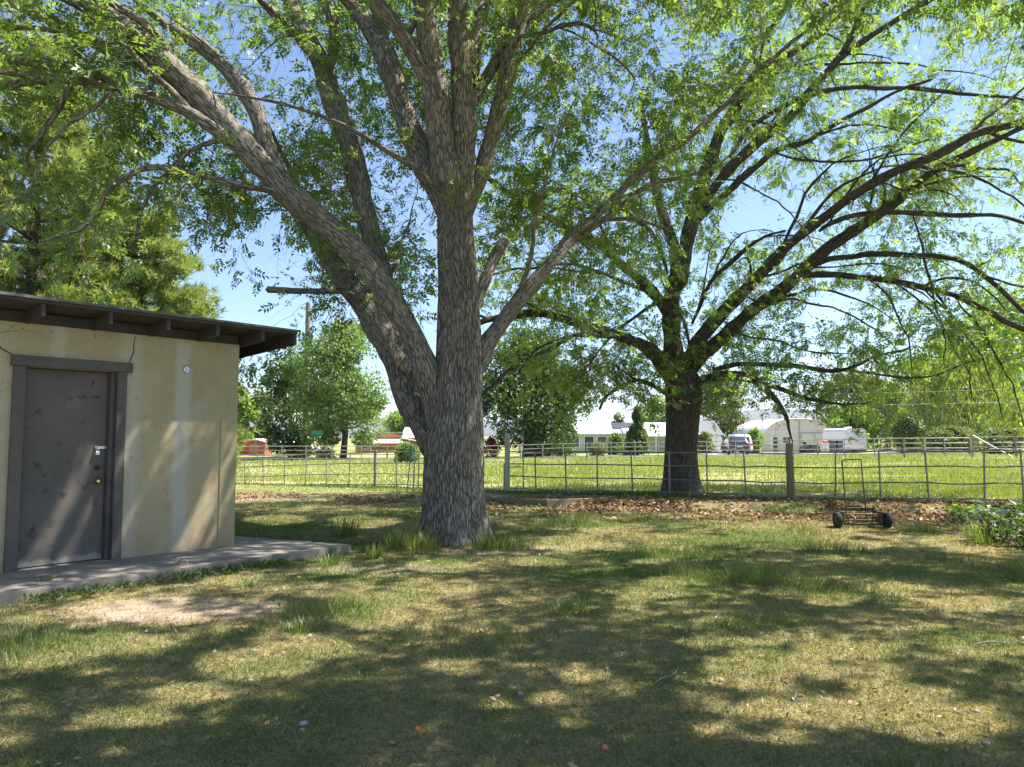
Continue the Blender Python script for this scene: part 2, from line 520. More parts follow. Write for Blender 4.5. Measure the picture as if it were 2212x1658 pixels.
def dirtness(x, y):
    n = fbm(x * 1.7, y * 1.7, 41, 3)
    d = np.zeros_like(np.asarray(x, float))
    for cx, cy, rx, ry, k in [(-3.0, 6.55, 1.05, .55, .95), (-1.75, 8.6, 1.0, .5, .5), (-.4, 9.9, 1.1, .45, .6), (6.3, 17.6, 2.6, .8, .9), (7.8, 22, 2.2, 1.3, .9),
                              (2.4, 9.0, 1.3, .35, .35), (-7, 17.5, 3, .8, .5), (4.5, 4.0, .8, .5, .4), (1.0, 19.8, 2.0, .8, .5), (-.6, 18.2, 1.3, .7, .6)]:
        q = ((x - cx) / rx) ** 2 + ((y - cy) / ry) ** 2
        d = np.maximum(d, k * sstep(1.25, .35, q + (n - .5) * 1.6))
    return np.clip(d, 0, 1)


def fieldness(x, y):
    yb = 18.6 - .42 * x
    yb = np.where(x > 3, 17.2 - .35 * (x - 3) + .35, yb)
    return sstep(-.4, .8, y - yb + (fbm(x * 1.3, y * 1.3, 5, 2) - .5) * 1.6)


def build_ground():
    xs = np.concatenate([-np.geomspace(6000, 26, 30), np.arange(-24, 24.01, .22), np.geomspace(26, 6000, 30)])
    ys = np.concatenate([[-3000, -600, -120, -30, -8, -2, 1], np.arange(2, 30, .22), np.geomspace(30.5, 7000, 60)])
    X, Y = np.meshgrid(xs, ys)
    Z = ground_z(X, Y)
    V = np.stack([X, Y, Z], -1).reshape(-1, 3)
    nx, ny = len(xs), len(ys)
    i = np.arange(nx - 1)[None, :] + nx * np.arange(ny - 1)[:, None]
    Fq = np.stack([i, i + 1, i + 1 + nx, i + nx], -1).reshape(-1, 4)
    x, y = V[:, 0], V[:, 1]
    fi = fieldness(x, y)
    g = greenness(x, y)
    gf = np.clip(sstep(.22, .5, fbm(x * .13 + 4, y * .35, 61, 3)) * (1 - .9 * sstep(.5, .7, fbm(x * .1, y * .28, 66, 3)) * sstep(-2, -12, x)), 0, 1)
    gf = gf * (1 - .75 * np.exp(-((x + 14) / 12) ** 2 - ((y - 36) / 9) ** 2))
    g = g * (1 - fi) + gf * fi
    g = np.maximum(g, sstep(72, 78, y) * .9)
    return tag(np_mesh('ground', V, Fq, M['ground'], smooth=True, attrs={'green': g, 'field': fi, 'dirt': dirtness(x, y)}),
               'lawn, pasture and bare earth rolling out to the horizon', kind='structure')


build_ground()


def strip(name, quad, mat, dz, label, n=24):
    a, b, c, d = [Vector(q + (0,)) for q in quad]
    V = []; Fq = []
    for i in range(n + 1):
        for j in range(5):
            p = a.lerp(b, i / n).lerp(d.lerp(c, i / n), j / 4)
            V.append((p.x, p.y, gz(p.x, p.y) + dz))
    for i in range(n):
        for j in range(4):
            k = i * 5 + j; Fq.append((k, k + 5, k + 6, k + 1))
    return tag(np_mesh(name, np.array(V), np.array(Fq), mat, smooth=True), label, kind='structure')


strip('road', [(-90, 66), (60, 60), (60, 66), (-90, 72)], M['asphalt'], .05, 'grey asphalt road behind the far pipe fence', 60)
strip('driveway', [(19, 66.2), (45, 65.2), (50, 93), (19, 93)], M['drive'], .09, 'pale gravel drive in front of the arched hut', 30)

# ------------------------------------------------------------------ hills + haze
def hills():
    n = 160
    V = []; Fq = []
    rows = 8
    for j in range(rows):
        for i in range(n):
            a = R(-60 + 120 * i / (n - 1))
            d = 4200 + j * 320
            x, y = math.sin(a) * d, math.cos(a) * d
            px = 1106 + 1600 * math.tan(a)
            hh = 150 + 85 * math.exp(-((px - 1900) / 260) ** 2) + 60 * math.exp(-((px - 1640) / 110) ** 2) + 25 * math.exp(-((px - 650) / 300) ** 2)
            hh *= .85
            hh *= (.75 + .5 * float(fbm(i * .07, j * .3, 71, 4)))
            z = -5 + hh * (j / (rows - 1)) ** .8
            V.append((x, y, z))
    for j in range(rows - 1):
        for i in range(n - 1):
            k = j * n + i; Fq.append((k, k + 1, k + 1 + n, k + n))
    return tag(np_mesh('hills', np.array(V), np.array(Fq), M['hillm'], smooth=True), 'low blue mountains on the far horizon', kind='structure')


hills()
HAZE = True
if HAZE:
    hz = MB().box(-6600, 6600, -3300, 7200, -12, 420).build('haze', None)
    hm, nt, out = new_mat('haze_air')
    pv = nt.nodes.new('ShaderNodeVolumePrincipled')
    pv.inputs['Color'].default_value = (.80, .88, 1.0, 1)
    pv.inputs['Density'].default_value = .00009
    pv.inputs['Anisotropy'].default_value = .3
    nt.links.new(pv.outputs[0], out.inputs['Volume'])
    hz.data.materials.append(hm)
    tag(hz, 'thin blue haze in the distance', kind='stuff')

# ------------------------------------------------------------------ leaves, tubes (numpy)
def unit(a):
    return a / np.maximum(np.linalg.norm(a, axis=-1, keepdims=True), 1e-9)


def leaf_quads(P, D, Nn, L, W, tint):
    """diamond leaves: P base points, D directions, Nn normals"""
    D = unit(D); S_ = unit(np.cross(D, Nn)); Nn = np.cross(S_, D)
    L = L[:, None]; W = W[:, None]
    a = P; b = P + D * L * .42 + S_ * W * .5 + Nn * W * .12; c = P + D * L; d = P + D * L * .42 - S_ * W * .5 + Nn * W * .12
    V = np.stack([a, b, c, d], 1).reshape(-1, 3)
    Fq = np.arange(len(P) * 4).reshape(-1, 4)
    return V, Fq, np.repeat(tint, 4)


def compound(C, outd, K, spread, leaflets=7, L=.085, W=.03, rach=.2, droop=.35, tint0=None):
    """K compound leaves round each cluster centre C (n,3)"""
    n = len(C)
    idx = np.repeat(np.arange(n), K)
    m = len(idx)
    off = rng.normal(0, 1, (m, 3)); off = unit(off) * (rng.random((m, 1)) ** .5) * spread[idx][:, None]
    off[:, 2] *= .75
    B = C[idx] + off
    D = unit(off * 1.2 / np.maximum(spread[idx][:, None], .05) + outd[idx] * .5 + rng.normal(0, .45, (m, 3)) - np.array([0, 0, droop]))
    up = unit(rng.normal(0, .55, (m, 3)) + np.array([0, 0, 1.]))
    Sd = unit(np.cross(D, up)); up = np.cross(Sd, D)
    t = rng.random(m) * .55 + (tint0[idx] if tint0 is not None else .2)
    k = np.arange(leaflets)
    fr = .25 + .75 * (k // 2 * 2) / max(1, leaflets - 1)
    side = np.where(k % 2 == 0, 1, -1.); side[-1] = 0
    sc_ = (.75 + .5 * rng.random(m))
    P = B[:, None] + D[:, None] * (rach * sc_[:, None] * fr[None])[..., None]
    LD = D[:, None] * np.where(side == 0, 1, .5)[None, :, None] + Sd[:, None] * (side * .85)[None, :, None] - np.array([0, 0, .12])
    LD = LD + rng.normal(0, .12, LD.shape)
    LN = up[:, None] + rng.normal(0, .25, LD.shape)
    LL = (L * sc_[:, None] * np.ones((1, leaflets)) * (.8 + .4 * rng.random((m, leaflets)))).ravel()
    WW = LL * (W / L)
    return leaf_quads(P.reshape(-1, 3), LD.reshape(-1, 3), LN.reshape(-1, 3), LL, WW, np.clip(np.repeat(t, leaflets) + rng.normal(0, .06, m * leaflets), 0, 1))


def tubes_np(paths, sides=4):
    """paths: list of (pts (k,3), rad (k,)) -> V,F,bark"""
    Vs = []; Fs = []; Bs = []; off = 0
    ang = np.arange(sides) * 2 * np.pi / sides
    ca, sa = np.cos(ang), np.sin(ang)
    for pts, rad in paths:
        pts = np.asarray(pts, float); rad = np.asarray(rad, float); k = len(pts)
        T = unit(np.gradient(pts, axis=0))
        ref = np.array([0, 0, 1.]) if abs(T[0, 2]) < .9 else np.array([1., 0, 0])
        A = np.zeros_like(pts); a = ref
        for i in range(k):
            a = a - T[i] * a.dot(T[i]); a = a / max(np.linalg.norm(a), 1e-9); A[i] = a
        B = np.cross(T, A)
        ring = pts[:, None] + (A[:, None] * ca[None, :, None] + B[:, None] * sa[None, :, None]) * rad[:, None, None]
        s = np.concatenate([[0], np.cumsum(np.linalg.norm(np.diff(pts, axis=0), axis=1))])
        rm = rad.max()
        bk = np.stack([np.broadcast_to(ca * rm, (k, sides)), np.broadcast_to(sa * rm, (k, sides)), np.broadcast_to(s[:, None], (k, sides))], -1)
        Vs.append(ring.reshape(-1, 3)); Bs.append(bk.reshape(-1, 3) + off * .013)
        i = np.arange(k - 1)[:, None] * sides + np.arange(sides)[None]
        j = np.arange(k - 1)[:, None] * sides + (np.arange(sides)[None] + 1) % sides
        Fs.append((np.stack([i, j, j + sides, i + sides], -1).reshape(-1, 4)) + off)
        off += k * sides
    return np.concatenate(Vs), np.concatenate(Fs), np.concatenate(Bs)


def resample(pts, rad, step):
    """Catmull-Rom through points"""
    P = np.asarray(pts, float); r = np.asarray(rad, float)
    P = np.concatenate([[2 * P[0] - P[1]], P, [2 * P[-1] - P[-2]]]); r = np.concatenate([[r[0]], r, [r[-1]]])
    out = []; ro = []
    for i in range(1, len(P) - 2):
        n = max(2, int(np.linalg.norm(P[i + 1] - P[i]) / step))
        for t in np.arange(n) / n:
            a, b, c, d = P[i - 1], P[i], P[i + 1], P[i + 2]
            out.append(.5 * ((2 * b) + (-a + c) * t + (2 * a - 5 * b + 4 * c - d) * t * t + (-a + 3 * b - 3 * c + d) * t ** 3))
            ro.append(r[i] * (1 - t) + r[i + 1] * t)
    out.append(P[-2]); ro.append(r[-2])
    return np.array(out), np.array(ro)


def limb_mesh(name, pts, rad, sides, mat, parent, step, amp=.012, flare=None, cap=True, wob=.0, kink=False):
    P, r = resample(pts, rad, step)
    if kink:
        s0 = np.concatenate([[0], np.cumsum(np.linalg.norm(np.diff(P, axis=0), axis=1))]); k0 = (abs(hash(tuple(np.round(P[0], 2)))) % 997) * .37
        am = (.10 * np.clip(1.1 - r / .08, .18, 1) * sstep(0, .6, s0))[:, None]
        P = P + am * (np.stack([fbm(s0 * 1.7 + k0, s0 * 0 + q * 5.1, 60 + q, 3) for q in range(3)], 1) - .5) * 2
        r = r * (1 + .22 * (fbm(s0 * 2.6 + k0, s0 * 0, 66, 2) - .5) * 2)
    V, Fq, B = tubes_np([(P, r)], sides)
    k = len(P)
    th = np.tile(np.arange(sides) * 2 * np.pi / sides, k); s = B[:, 2]
    cen = np.repeat(P, sides, 0); rr = np.repeat(r, sides)
    N_ = unit(V - cen)
    # furrowed relief running with the limb
    u = th / (2 * np.pi)
    per = max(6, int(2 * math.pi * r.max() / .055))
    w = fbm(s * 2.2, u * 6, 5, 2) * 1.6
    cyc = np.abs(np.sin((u * per + w) * np.pi)) ** .7
    blk = fbm(np.cos(th) * 3 + s * .9, np.sin(th) * 3 + s * .4, 9, 3)
    disp = amp * (cyc - .6) * (.4 + blk) + (blk - .5) * rr * .16
    disp += rr * wob * (vnoise(np.cos(th) * 1.2 + 5 + s * .6, np.sin(th) * 1.2 + s * .3, 13) - .5)
    if flare:
        z = V[:, 2] - V[:, 2].min()
        lob = .5 + .5 * np.cos(th * 5 + .8) * .8 + .3 * np.sin(th * 3)
        disp += flare * np.exp(-z / .33) * (.35 + lob * .8)
    V = V + N_ * disp[:, None]
    Fs = [Fq]
    if cap:
        V = np.concatenate([V, [P[-1] + (P[-1] - P[-2]) * .3]]); c = len(V) - 1
        l = (k - 1) * sides + np.arange(sides)
        Fs.append(np.stack([l, np.roll(l, -1), np.full(sides, c)], -1)); B = np.concatenate([B, [B[-1]]])
    o = np_mesh(name, V, Fs, mat, parent, smooth=True, attrs={'bark': B})
    return o, P, r


# ------------------------------------------------------------------ the two big yard trees
WIDTH = 1.0


def px_limb(spec):
    """spec: (px,py,width_px,Y) list -> pts, radii"""
    pts = []; rad = []
    for px, py, w, Y in spec:
        p = at(px, py, Y); pts.append(tuple(p)); dist = (p - Vector((0, 0, CAM_H))).length
        rad.append(w / 2 / 1600 * dist * .98 * WIDTH)
    return pts, rad


def spec(depths, lst):
    """distribute depth (start,end) along lst of (x,y,w)"""
    n = len(lst); d0, d1 = depths
    return [(x, y, w, d0 + (d1 - d0) * (i / (n - 1)) ** 1.1) for i, (x, y, w) in enumerate(lst)]


T1 = {
    'A': spec((10.75, 9.5), [(975, 1010, 40), (950, 920, 58), (930, 850, 58), (911, 775, 55), (878, 702, 53), (838, 640, 55), (790, 570, 57), (730, 510, 57), (665, 455, 55), (603, 395, 52), (545, 333, 52), (480, 262, 52), (417, 193, 50), (350, 130, 47), (270, 62, 43), (185, 5, 40), (100, -50, 38), (0, -110, 34)]),
    'L': spec((11.15, 12.4), [(962, 1040, 40), (935, 970, 56), (905, 905, 60), (880, 845, 62), (851, 765, 60), (812, 695, 58), (772, 640, 52), (738, 598, 40), (702, 545, 34), (668, 490, 28), (645, 430, 21), (632, 370, 14)]),
    'M': spec((11.5, 12.4), [(850, 665, 34), (832, 600, 42), (814, 553, 44), (784, 433, 46), (762, 333, 46), (737, 255, 45), (712, 197, 43), (690, 130, 38), (648, 67, 32), (627, 0, 26), (612, -70, 22)]),
    'M2': spec((11.8, 11.4), [(705, 170, 26), (718, 115, 22), (722, 60, 21), (702, 0, 19), (690, -60, 16)]),
    'M3': spec((12, 11.2), [(655, 85, 20), (615, 58, 17), (585, 25, 15), (560, 0, 14), (530, -40, 12)]),
    'stub': spec((11.3, 10.9), [(812, 668, 20), (775, 645, 17), (735, 633, 13), (690, 629, 12), (640, 625, 12), (580, 623, 13)]),
    'A1': spec((9.9, 10.6), [(614, 408, 39.1), (598, 365, 39.1), (574, 312, 37.4), (550, 233, 33.1), (500, 160, 32.3), (433, 100, 25.5), (367, 60, 20.4), (320, 20, 15.3), (275, -20, 11.9)]),
    'A2': spec((9.8, 9.2), [(528, 335, 23.7), (495, 305, 25.2), (468, 283, 25.2), (400, 240, 23.7), (300, 200, 19.2), (200, 180, 16.3), (100, 172, 14.8), (0, 188, 11.8), (-90, 210, 8.9)]),
    'A2b': spec((9.4, 9.9), [(270, 192, 16.0), (225, 172, 19.2), (167, 152, 20.8), (50, 127, 20.8), (-40, 112, 17.6)]),
    'A3': spec((9.7, 10.4), [(470, 270, 30), (430, 232, 30), (350, 167, 27), (267, 123, 24), (183, 83, 20), (100, 40, 16), (0, -5, 12)]),
    'A4': spec((9.3, 9.0), [(365, 130, 22), (340, 77, 18), (300, 40, 16), (240, 0, 14), (200, -30, 12)]),
    'A5': spec((9.9, 9.2), [(625, 420, 15.0), (590, 413, 13.6), (500, 393, 12.2), (417, 370, 12.9), (317, 363, 10.9), (250, 400, 10.9), (200, 460, 8.8), (167, 500, 6.1), (100, 525, 3.4)]),
    'A6': spec((9.8, 10.1), [(505, 300, 12.6), (484, 302, 10.5), (417, 323, 9.8), (377, 353, 9.8), (333, 400, 9.8), (310, 450, 8.4), (290, 517, 5.6), (272, 570, 2.8)]),
    'A7': spec((9.4, 9.1), [(290, 198, 7.2), (255, 200, 7.2), (200, 227, 7.2), (150, 267, 7.2), (117, 310, 5.6), (83, 360, 4.0), (60, 420, 2.4)]),
    'A8': spec((9.4, 9.7), [(160, 180, 12), (150, 190, 11), (130, 230, 11), (100, 283, 9), (60, 340, 6), (45, 400, 3)]),
    'C1': spec((11.0, 11.9), [(965, 480, 46), (944, 417, 50), (905, 333, 50), (870, 233, 50), (838, 140, 50), (806, 70, 44), (770, 25, 30), (740, -15, 26), (700, -60, 20)]),
    'C1b': spec((11.5, 12.2), [(840, 120, 26), (822, 50, 26), (800, -10, 22), (785, -60, 18)]),
    'C2': spec((10.75, 10.2), [(975, 480, 50), (966, 400, 58), (956, 320, 58), (946, 240, 54), (936, 170, 48), (927, 100, 43), (916, 20, 42), (905, -60, 40), (890, -160, 34)]),
    'C2L': spec((10.5, 10.0), [(945, 215, 30), (928, 175, 34), (900, 125, 34), (862, 65, 33), (815, 10, 31), (770, -45, 26)]),
    'C3': spec((10.85, 10.6), [(998, 470, 50), (1000, 400, 50), (1000, 310, 50), (1000, 233, 46), (996, 150, 43), (991, 60, 41), (988, -20, 38), (985, -110, 32)]),
    'C4': spec((10.9, 11.4), [(1000, 490, 40), (1014, 445, 36), (1037, 380, 35), (1060, 300, 33), (1083, 217, 31), (1101, 133, 31), (1121, 50, 28), (1137, -5, 25), (1160, -70, 20)]),
    'C4b': spec((11.0, 12.2), [(1010, 250, 26), (1024, 213, 26), (1068, 140, 24), (1095, 92, 20), (1130, 58, 16), (1170, 17, 14), (1235, -20, 12)]),
    'C4c': spec((11.2, 10.4), [(1110, 88, 10), (1130, 79, 9), (1170, 73, 9), (1204, 60, 9), (1247, 53, 8), (1275, 62, 6), (1290, 76, 4)]),
    'C4d': spec((11.0, 12.0), [(1204, 60, 5), (1235, 72, 5), (1270, 93, 5), (1310, 112, 5), (1338, 133, 5), (1362, 160, 4)]),
    'C5': spec((11.3, 12.6), [(1005, 300, 30), (1014, 200, 32), (1020, 133, 34), (1037, 40, 30), (1052, -15, 28), (1080, -90, 22)]),
    'R': spec((10.85, 11.9), [(1010, 840, 35.2), (1035, 785, 38.7), (1062, 730, 38.7), (1100, 675, 37.0), (1140, 625, 33.4), (1178, 580, 29.9), (1205, 550, 26.4), (1235, 512, 21.1), (1262, 485, 15.8)]),
    'R1': spec((11.7, 13.5), [(1195, 560, 16), (1240, 520, 15), (1304, 474, 14), (1350, 437, 12), (1404, 400, 11), (1474, 384, 8), (1560, 360, 5)]),
    'R2': spec((11.9, 13.6), [(1240, 510, 20), (1300, 450, 18), (1370, 383, 16), (1421, 338, 15), (1475, 305, 14), (1558, 233, 12), (1641, 150, 10), (1741, 67, 8), (1850, -10, 6)]),
    'R3': spec((11.9, 11.3), [(1235, 515, 12), (1270, 490, 11), (1320, 478, 10), (1370, 478, 8), (1430, 492, 5)]),
    'snag': spec((10.95, 11.7), [(1018, 700, 24), (1031, 650, 26), (1048, 605, 24), (1063, 570, 23), (1078, 540, 22), (1090, 522, 19)]),
}
T2 = {
    'main': spec((18.7, 19.3), [(1468, 860, 52), (1458, 790, 50), (1450, 720, 46), (1449, 650, 45), (1464, 600, 42), (1480, 540, 40), (1498, 460, 37), (1519, 390, 34), (1541, 325, 31), (1560, 278, 29), (1585, 240, 26), (1625, 187, 20), (1658, 150, 17), (1720, 110, 14), (1790, 60, 11), (1860, -10, 9)]),
    'main2': spec((19.2, 20.4), [(1560, 278, 20), (1590, 210, 17), (1605, 150, 15), (1640, 90, 12), (1690, 30, 10), (1720, -40, 7)]),
    'b': spec((19, 18.2), [(1507, 470, 24), (1528, 430, 24), (1558, 385, 23), (1608, 333, 22), (1658, 290, 21), (1708, 253, 20), (1735, 217, 19), (1765, 180, 18), (1808, 130, 16), (1841, 77, 13), (1868, 10, 11), (1890, -60, 8)]),
    'b2': spec((18.5, 17.6), [(1800, 140, 13), (1858, 93, 13), (1908, 60, 12), (1960, 28, 11), (2001, 0, 9), (2060, -50, 7)]),
    'c': spec((18.9, 17.2), [(1503, 490, 14), (1518, 467, 15), (1575, 413, 15), (1625, 370, 14), (1675, 327, 13), (1741, 307, 12), (1808, 267, 11), (1875, 233, 9), (1935, 200, 7), (2010, 170, 5)]),
    'd': spec((19, 17.4), [(1575, 340, 10), (1614, 283, 12), (1658, 250, 12), (1708, 223, 11), (1775, 200, 11), (1841, 190, 10), (1941, 190, 9), (2041, 197, 8), (2120, 205, 6), (2230, 218, 4)]),
    'e': spec((18.6, 16.5), [(1480, 800, 34), (1500, 752, 34), (1528, 712, 34), (1562, 675, 33), (1595, 640, 32), (1641, 593, 30), (1681, 553, 27), (1700, 530, 24), (1775, 474, 22), (1841, 424, 21), (1908, 384, 20), (1975, 354, 19), (2041, 327, 18), (2108, 290, 17), (2212, 263, 15), (2320, 230, 12)]),
    'f': spec((18.5, 17.4), [(1492, 810, 30), (1520, 765, 32), (1545, 745, 32), (1591, 703, 32), (1635, 663, 30), (1688, 628, 29), (1735, 585, 28), (1790, 535, 28), (1830, 508, 27), (1891, 467, 25), (1958, 417, 20), (2008, 375, 18), (2075, 340, 15), (2150, 303, 12), (2230, 268, 9), (2330, 235, 5)]),
    'g': spec((18, 15.6), [(1700, 615, 16), (1741, 596, 15), (1800, 594, 15), (1858, 600, 14), (1941, 610, 14), (2041, 633, 13), (2108, 660, 12), (2212, 713, 11), (2300, 760, 8)]),
    'h': spec((17.9, 15.4), [(1745, 580, 13), (1790, 562, 13), (1841, 556, 12), (1910, 550, 12), (1975, 552, 12), (2058, 560, 11), (2125, 596, 10), (2212, 670, 9), (2290, 740, 6)]),
    'i': spec((17.6, 15.8), [(1770, 500, 12), (1791, 484, 12), (1841, 467, 12), (1925, 460, 11), (2041, 464, 11), (2110, 466, 10), (2175, 470, 8), (2280, 500, 6)]),
    'j': spec((18.3, 16.9), [(1490, 830, 22), (1520, 822, 24), (1560, 812, 23), (1608, 815, 21), (1641, 830, 19), (1675, 866, 16), (1691, 896, 11), (1700, 925, 6), (1712, 955, 3)]),
    'j2': spec((17.6, 16.5), [(1630, 826, 13), (1691, 843, 12), (1741, 860, 10), (1791, 870, 7), (1830, 873, 5), (1875, 868, 3)]),
    'k': spec((18.4, 16.7), [(1540, 800, 14), (1580, 790, 13), (1621, 786, 12), (1708, 790, 11), (1791, 800, 10), (1841, 793, 8), (1891, 770, 6), (1958, 753, 4)]),
    'k2': spec((17.1, 15.8), [(1800, 796, 6), (1860, 802, 5), (1920, 810, 5), (1991, 816, 5), (2041, 806, 4), (2110, 775, 3)]),
    'l': spec((18.4, 16.8), [(1462, 850, 36), (1440, 800, 36), (1415, 768, 34), (1385, 745, 31), (1337, 726, 27), (1290, 712, 24), (1237, 696, 22), (1171, 678, 20), (1121, 680, 18), (1070, 688, 17), (1037, 697, 15), (990, 730, 11), (950, 770, 7)]),
    'm': spec((17.8, 16.7), [(1330, 730, 10), (1290, 728, 10), (1237, 728, 10), (1187, 756, 10), (1144, 773, 9), (1097, 803, 9), (1044, 853, 8), (1000, 880, 5)]),
    'n': spec((18.8, 17.6), [(1448, 690, 30), (1424, 650, 30), (1387, 610, 27), (1350, 578, 25), (1321, 553, 22), (1280, 515, 19), (1235, 497, 17), (1175, 466, 15), (1121, 432, 14), (1071, 397, 12), (1030, 370, 9), (980, 330, 6)]),
    'o': spec((18.4, 17.6), [(1438, 650, 9), (1411, 660, 9), (1370, 690, 8), (1337, 713, 7), (1300, 750, 5), (1260, 800, 3)]),
    'p': spec((18.4, 16.9), [(1400, 632, 10), (1375, 622, 9), (1304, 590, 9), (1237, 571, 8), (1187, 576, 7), (1120, 584, 6), (1071, 590, 5), (1000, 610, 3)]),
    'q': spec((19, 19.8), [(1455, 600, 24), (1454, 533, 28), (1440, 490, 27), (1428, 450, 24), (1414, 400, 20), (1404, 333, 16), (1392, 270, 12), (1385, 200, 8)]),
    'q2': spec((19, 20), [(1442, 590, 12), (1431, 553, 12), (1404, 500, 12), (1370, 477, 10), (1327, 426, 8), (1290, 380, 5)]),
    'r': spec((18.4, 17.7), [(1452, 862, 12), (1431, 846, 11), (1400, 828, 10), (1371, 823, 9), (1321, 846, 8), (1305, 865, 7), (1294, 884, 7)]),
    'u': spec((16.9, 15.8), [(1925, 606, 5.0), (1950, 625, 5.0), (2000, 665, 4.3), (2045, 720, 3.7), (2080, 785, 3.1), (2105, 860, 1.9)]),
    'v': spec((16.5, 15.2), [(1990, 620, 5.0), (2050, 675, 5.0), (2100, 745, 4.3), (2140, 820, 3.1), (2165, 900, 1.9)]),
    'w': spec((17, 16.4), [(1870, 601, 5.0), (1905, 625, 5.0), (1945, 690, 4.3), (1962, 745, 3.7), (1972, 800, 2.5)]),
    'x': spec((16.2, 15.0), [(2060, 640, 5.0), (2110, 700, 5.0), (2160, 780, 4.3), (2200, 870, 3.1), (2225, 950, 1.9)]),
    'y': spec((16.8, 15.8), [(1972, 464, 4.3), (1985, 500, 5.0), (1998, 570, 5.0), (2015, 640, 4.3), (2035, 720, 3.1), (2045, 800, 1.9)]),
    'z': spec((17.6, 16.4), [(1558, 385, 4.3), (1610, 402, 4.3), (1670, 432, 3.7), (1725, 480, 3.1), (1760, 545, 1.9)]),
    'aa': spec((18, 16.8), [(1608, 640, 5.6), (1650, 655, 5.6), (1720, 650, 5.0), (1800, 665, 4.3), (1870, 700, 3.7), (1930, 745, 2.5)]),
    'ab': spec((18.2, 17), [(1560, 690, 5.0), (1600, 720, 5.0), (1680, 735, 4.3), (1760, 760, 3.7), (1830, 765, 2.5)]),
    'ac': spec((19, 17.8), [(1625, 200, 5.6), (1700, 150, 5.6), (1800, 140, 5.0), (1920, 135, 4.3), (2040, 150, 3.1), (2150, 170, 1.9)]),
    'ad': spec((18.4, 16.6), [(1670, 330, 6.2), (1740, 345, 5.6), (1830, 350, 5.0), (1920, 330, 4.3), (2010, 300, 3.1)]),
    's': spec((18.7, 17.0), [(1495, 700, 12), (1520, 640, 12), (1545, 600, 10), (1590, 560, 9), (1640, 520, 7), (1690, 500, 5)]),
}


def in_gap(px, py, gaps):
    g = np.zeros(px.shape, bool)
    for x, y, rx, ry in gaps:
        g |= ((px - x) / rx) ** 2 + ((py - y) / ry) ** 2 < 1
    return g


def region_points(regs):
    out = []; kk = []
    for x0, y0, x1, y1, Y0, Y1, n, K in regs:
        for _ in range(n):
            out.append(tuple(at(random.uniform(x0, x1), random.uniform(y0, y1), random.uniform(Y0, Y1)))); kk.append(K)
    return out, kk


def grow(skel_nodes, skel_rad, skel_dir, targets, gravity=.12):
    """attach a curved branch from the skeleton to each target, nearest first"""
    Nn = [np.array(skel_nodes)]; cap = 200000
    nodes = np.zeros((cap, 3)); rad = np.zeros(cap); dr = np.zeros((cap, 3))
    n = len(skel_nodes); nodes[:n] = skel_nodes; rad[:n] = skel_rad; dr[:n] = skel_dir
    T = np.array(targets)
    d0 = np.array([np.min(np.linalg.norm(nodes[:n] - t, axis=1)) for t in T])
    order = np.argsort(d0)
    paths = []; outd = np.zeros_like(T)
    for i in order:
        t = T[i]
        v = t - nodes[:n]; d = np.linalg.norm(v, axis=1)
        cosang = (v * dr[:n]).sum(1) / np.maximum(d, 1e-6)
        cost = d * (1.25 - .35 * cosang) + np.where(rad[:n] < .006, .5, 0)
        j = int(np.argmin(cost)); L = d[j]
        p0 = nodes[j]; dd = dr[j]
        dirn = v[j] / max(L, 1e-6)
        c1 = p0 + (dd * .45 + dirn * .35) * L * .5
        c1[2] += .10 * L
        k = max(4, min(14, int(L / .14) + 2))
        s = np.linspace(0, 1, k)[:, None]
        pts = (1 - s) ** 2 * p0 + 2 * s * (1 - s) * c1 + s * s * t
        wv = np.cumsum(rng.normal(0, .014 * min(L, 1.5), (k, 3)), axis=0); wv -= s * wv[-1]; wv[0] = 0
        pts = pts + wv
        r0 = min(rad[j] * .75, .007 + .011 * L); r1 = max(.0028, r0 * .3)
        rr = np.linspace(r0, r1, k)
        paths.append((pts, rr))
        tg = unit(np.gradient(pts, axis=0))
        m = k - 1
        if n + m < cap:
            nodes[n:n + m] = pts[1:]; rad[n:n + m] = rr[1:]; dr[n:n + m] = tg[1:]; n += m
        outd[i] = tg[-1]
    return paths, outd


def twigs_for(C, outd, per, length, r=.0028):
    """small twigs leaving each cluster centre"""
    idx = np.repeat(np.arange(len(C)), per); m = len(idx)
    D = unit(outd[idx] + rng.normal(0, .9, (m, 3)))
    L = length * (.5 + rng.random(m))
    sag = np.array([0, 0, -1.]) * (L * .22)[:, None]
    P0 = C[idx]; P1 = P0 + D * (L * .5)[:, None] + rng.normal(0, .03, (m, 3)); P2 = P0 + D * L[:, None] + sag + rng.normal(0, .05, (m, 3))
    A = unit(np.cross(D, rng.normal(0, 1, (m, 3)))); B = np.cross(D, A)
    V = []
    for P, rr in ((P0, r), (P1, r * .8), (P2, r * .5)):
        for a in (0, 2.094, 4.188):
            V.append(P + (A * math.cos(a) + B * math.sin(a)) * rr)
    V = np.stack(V, 1).reshape(-1, 3)
    b = np.arange(m)[:, None] * 9
    q = []
    for k in (0, 3):
        for s_ in range(3):
            q.append(b + np.array([[k + s_, k + (s_ + 1) % 3, k + 3 + (s_ + 1) % 3, k + 3 + s_]]))
    return V, np.concatenate(q, 0), P2


CLUMP = 1.4
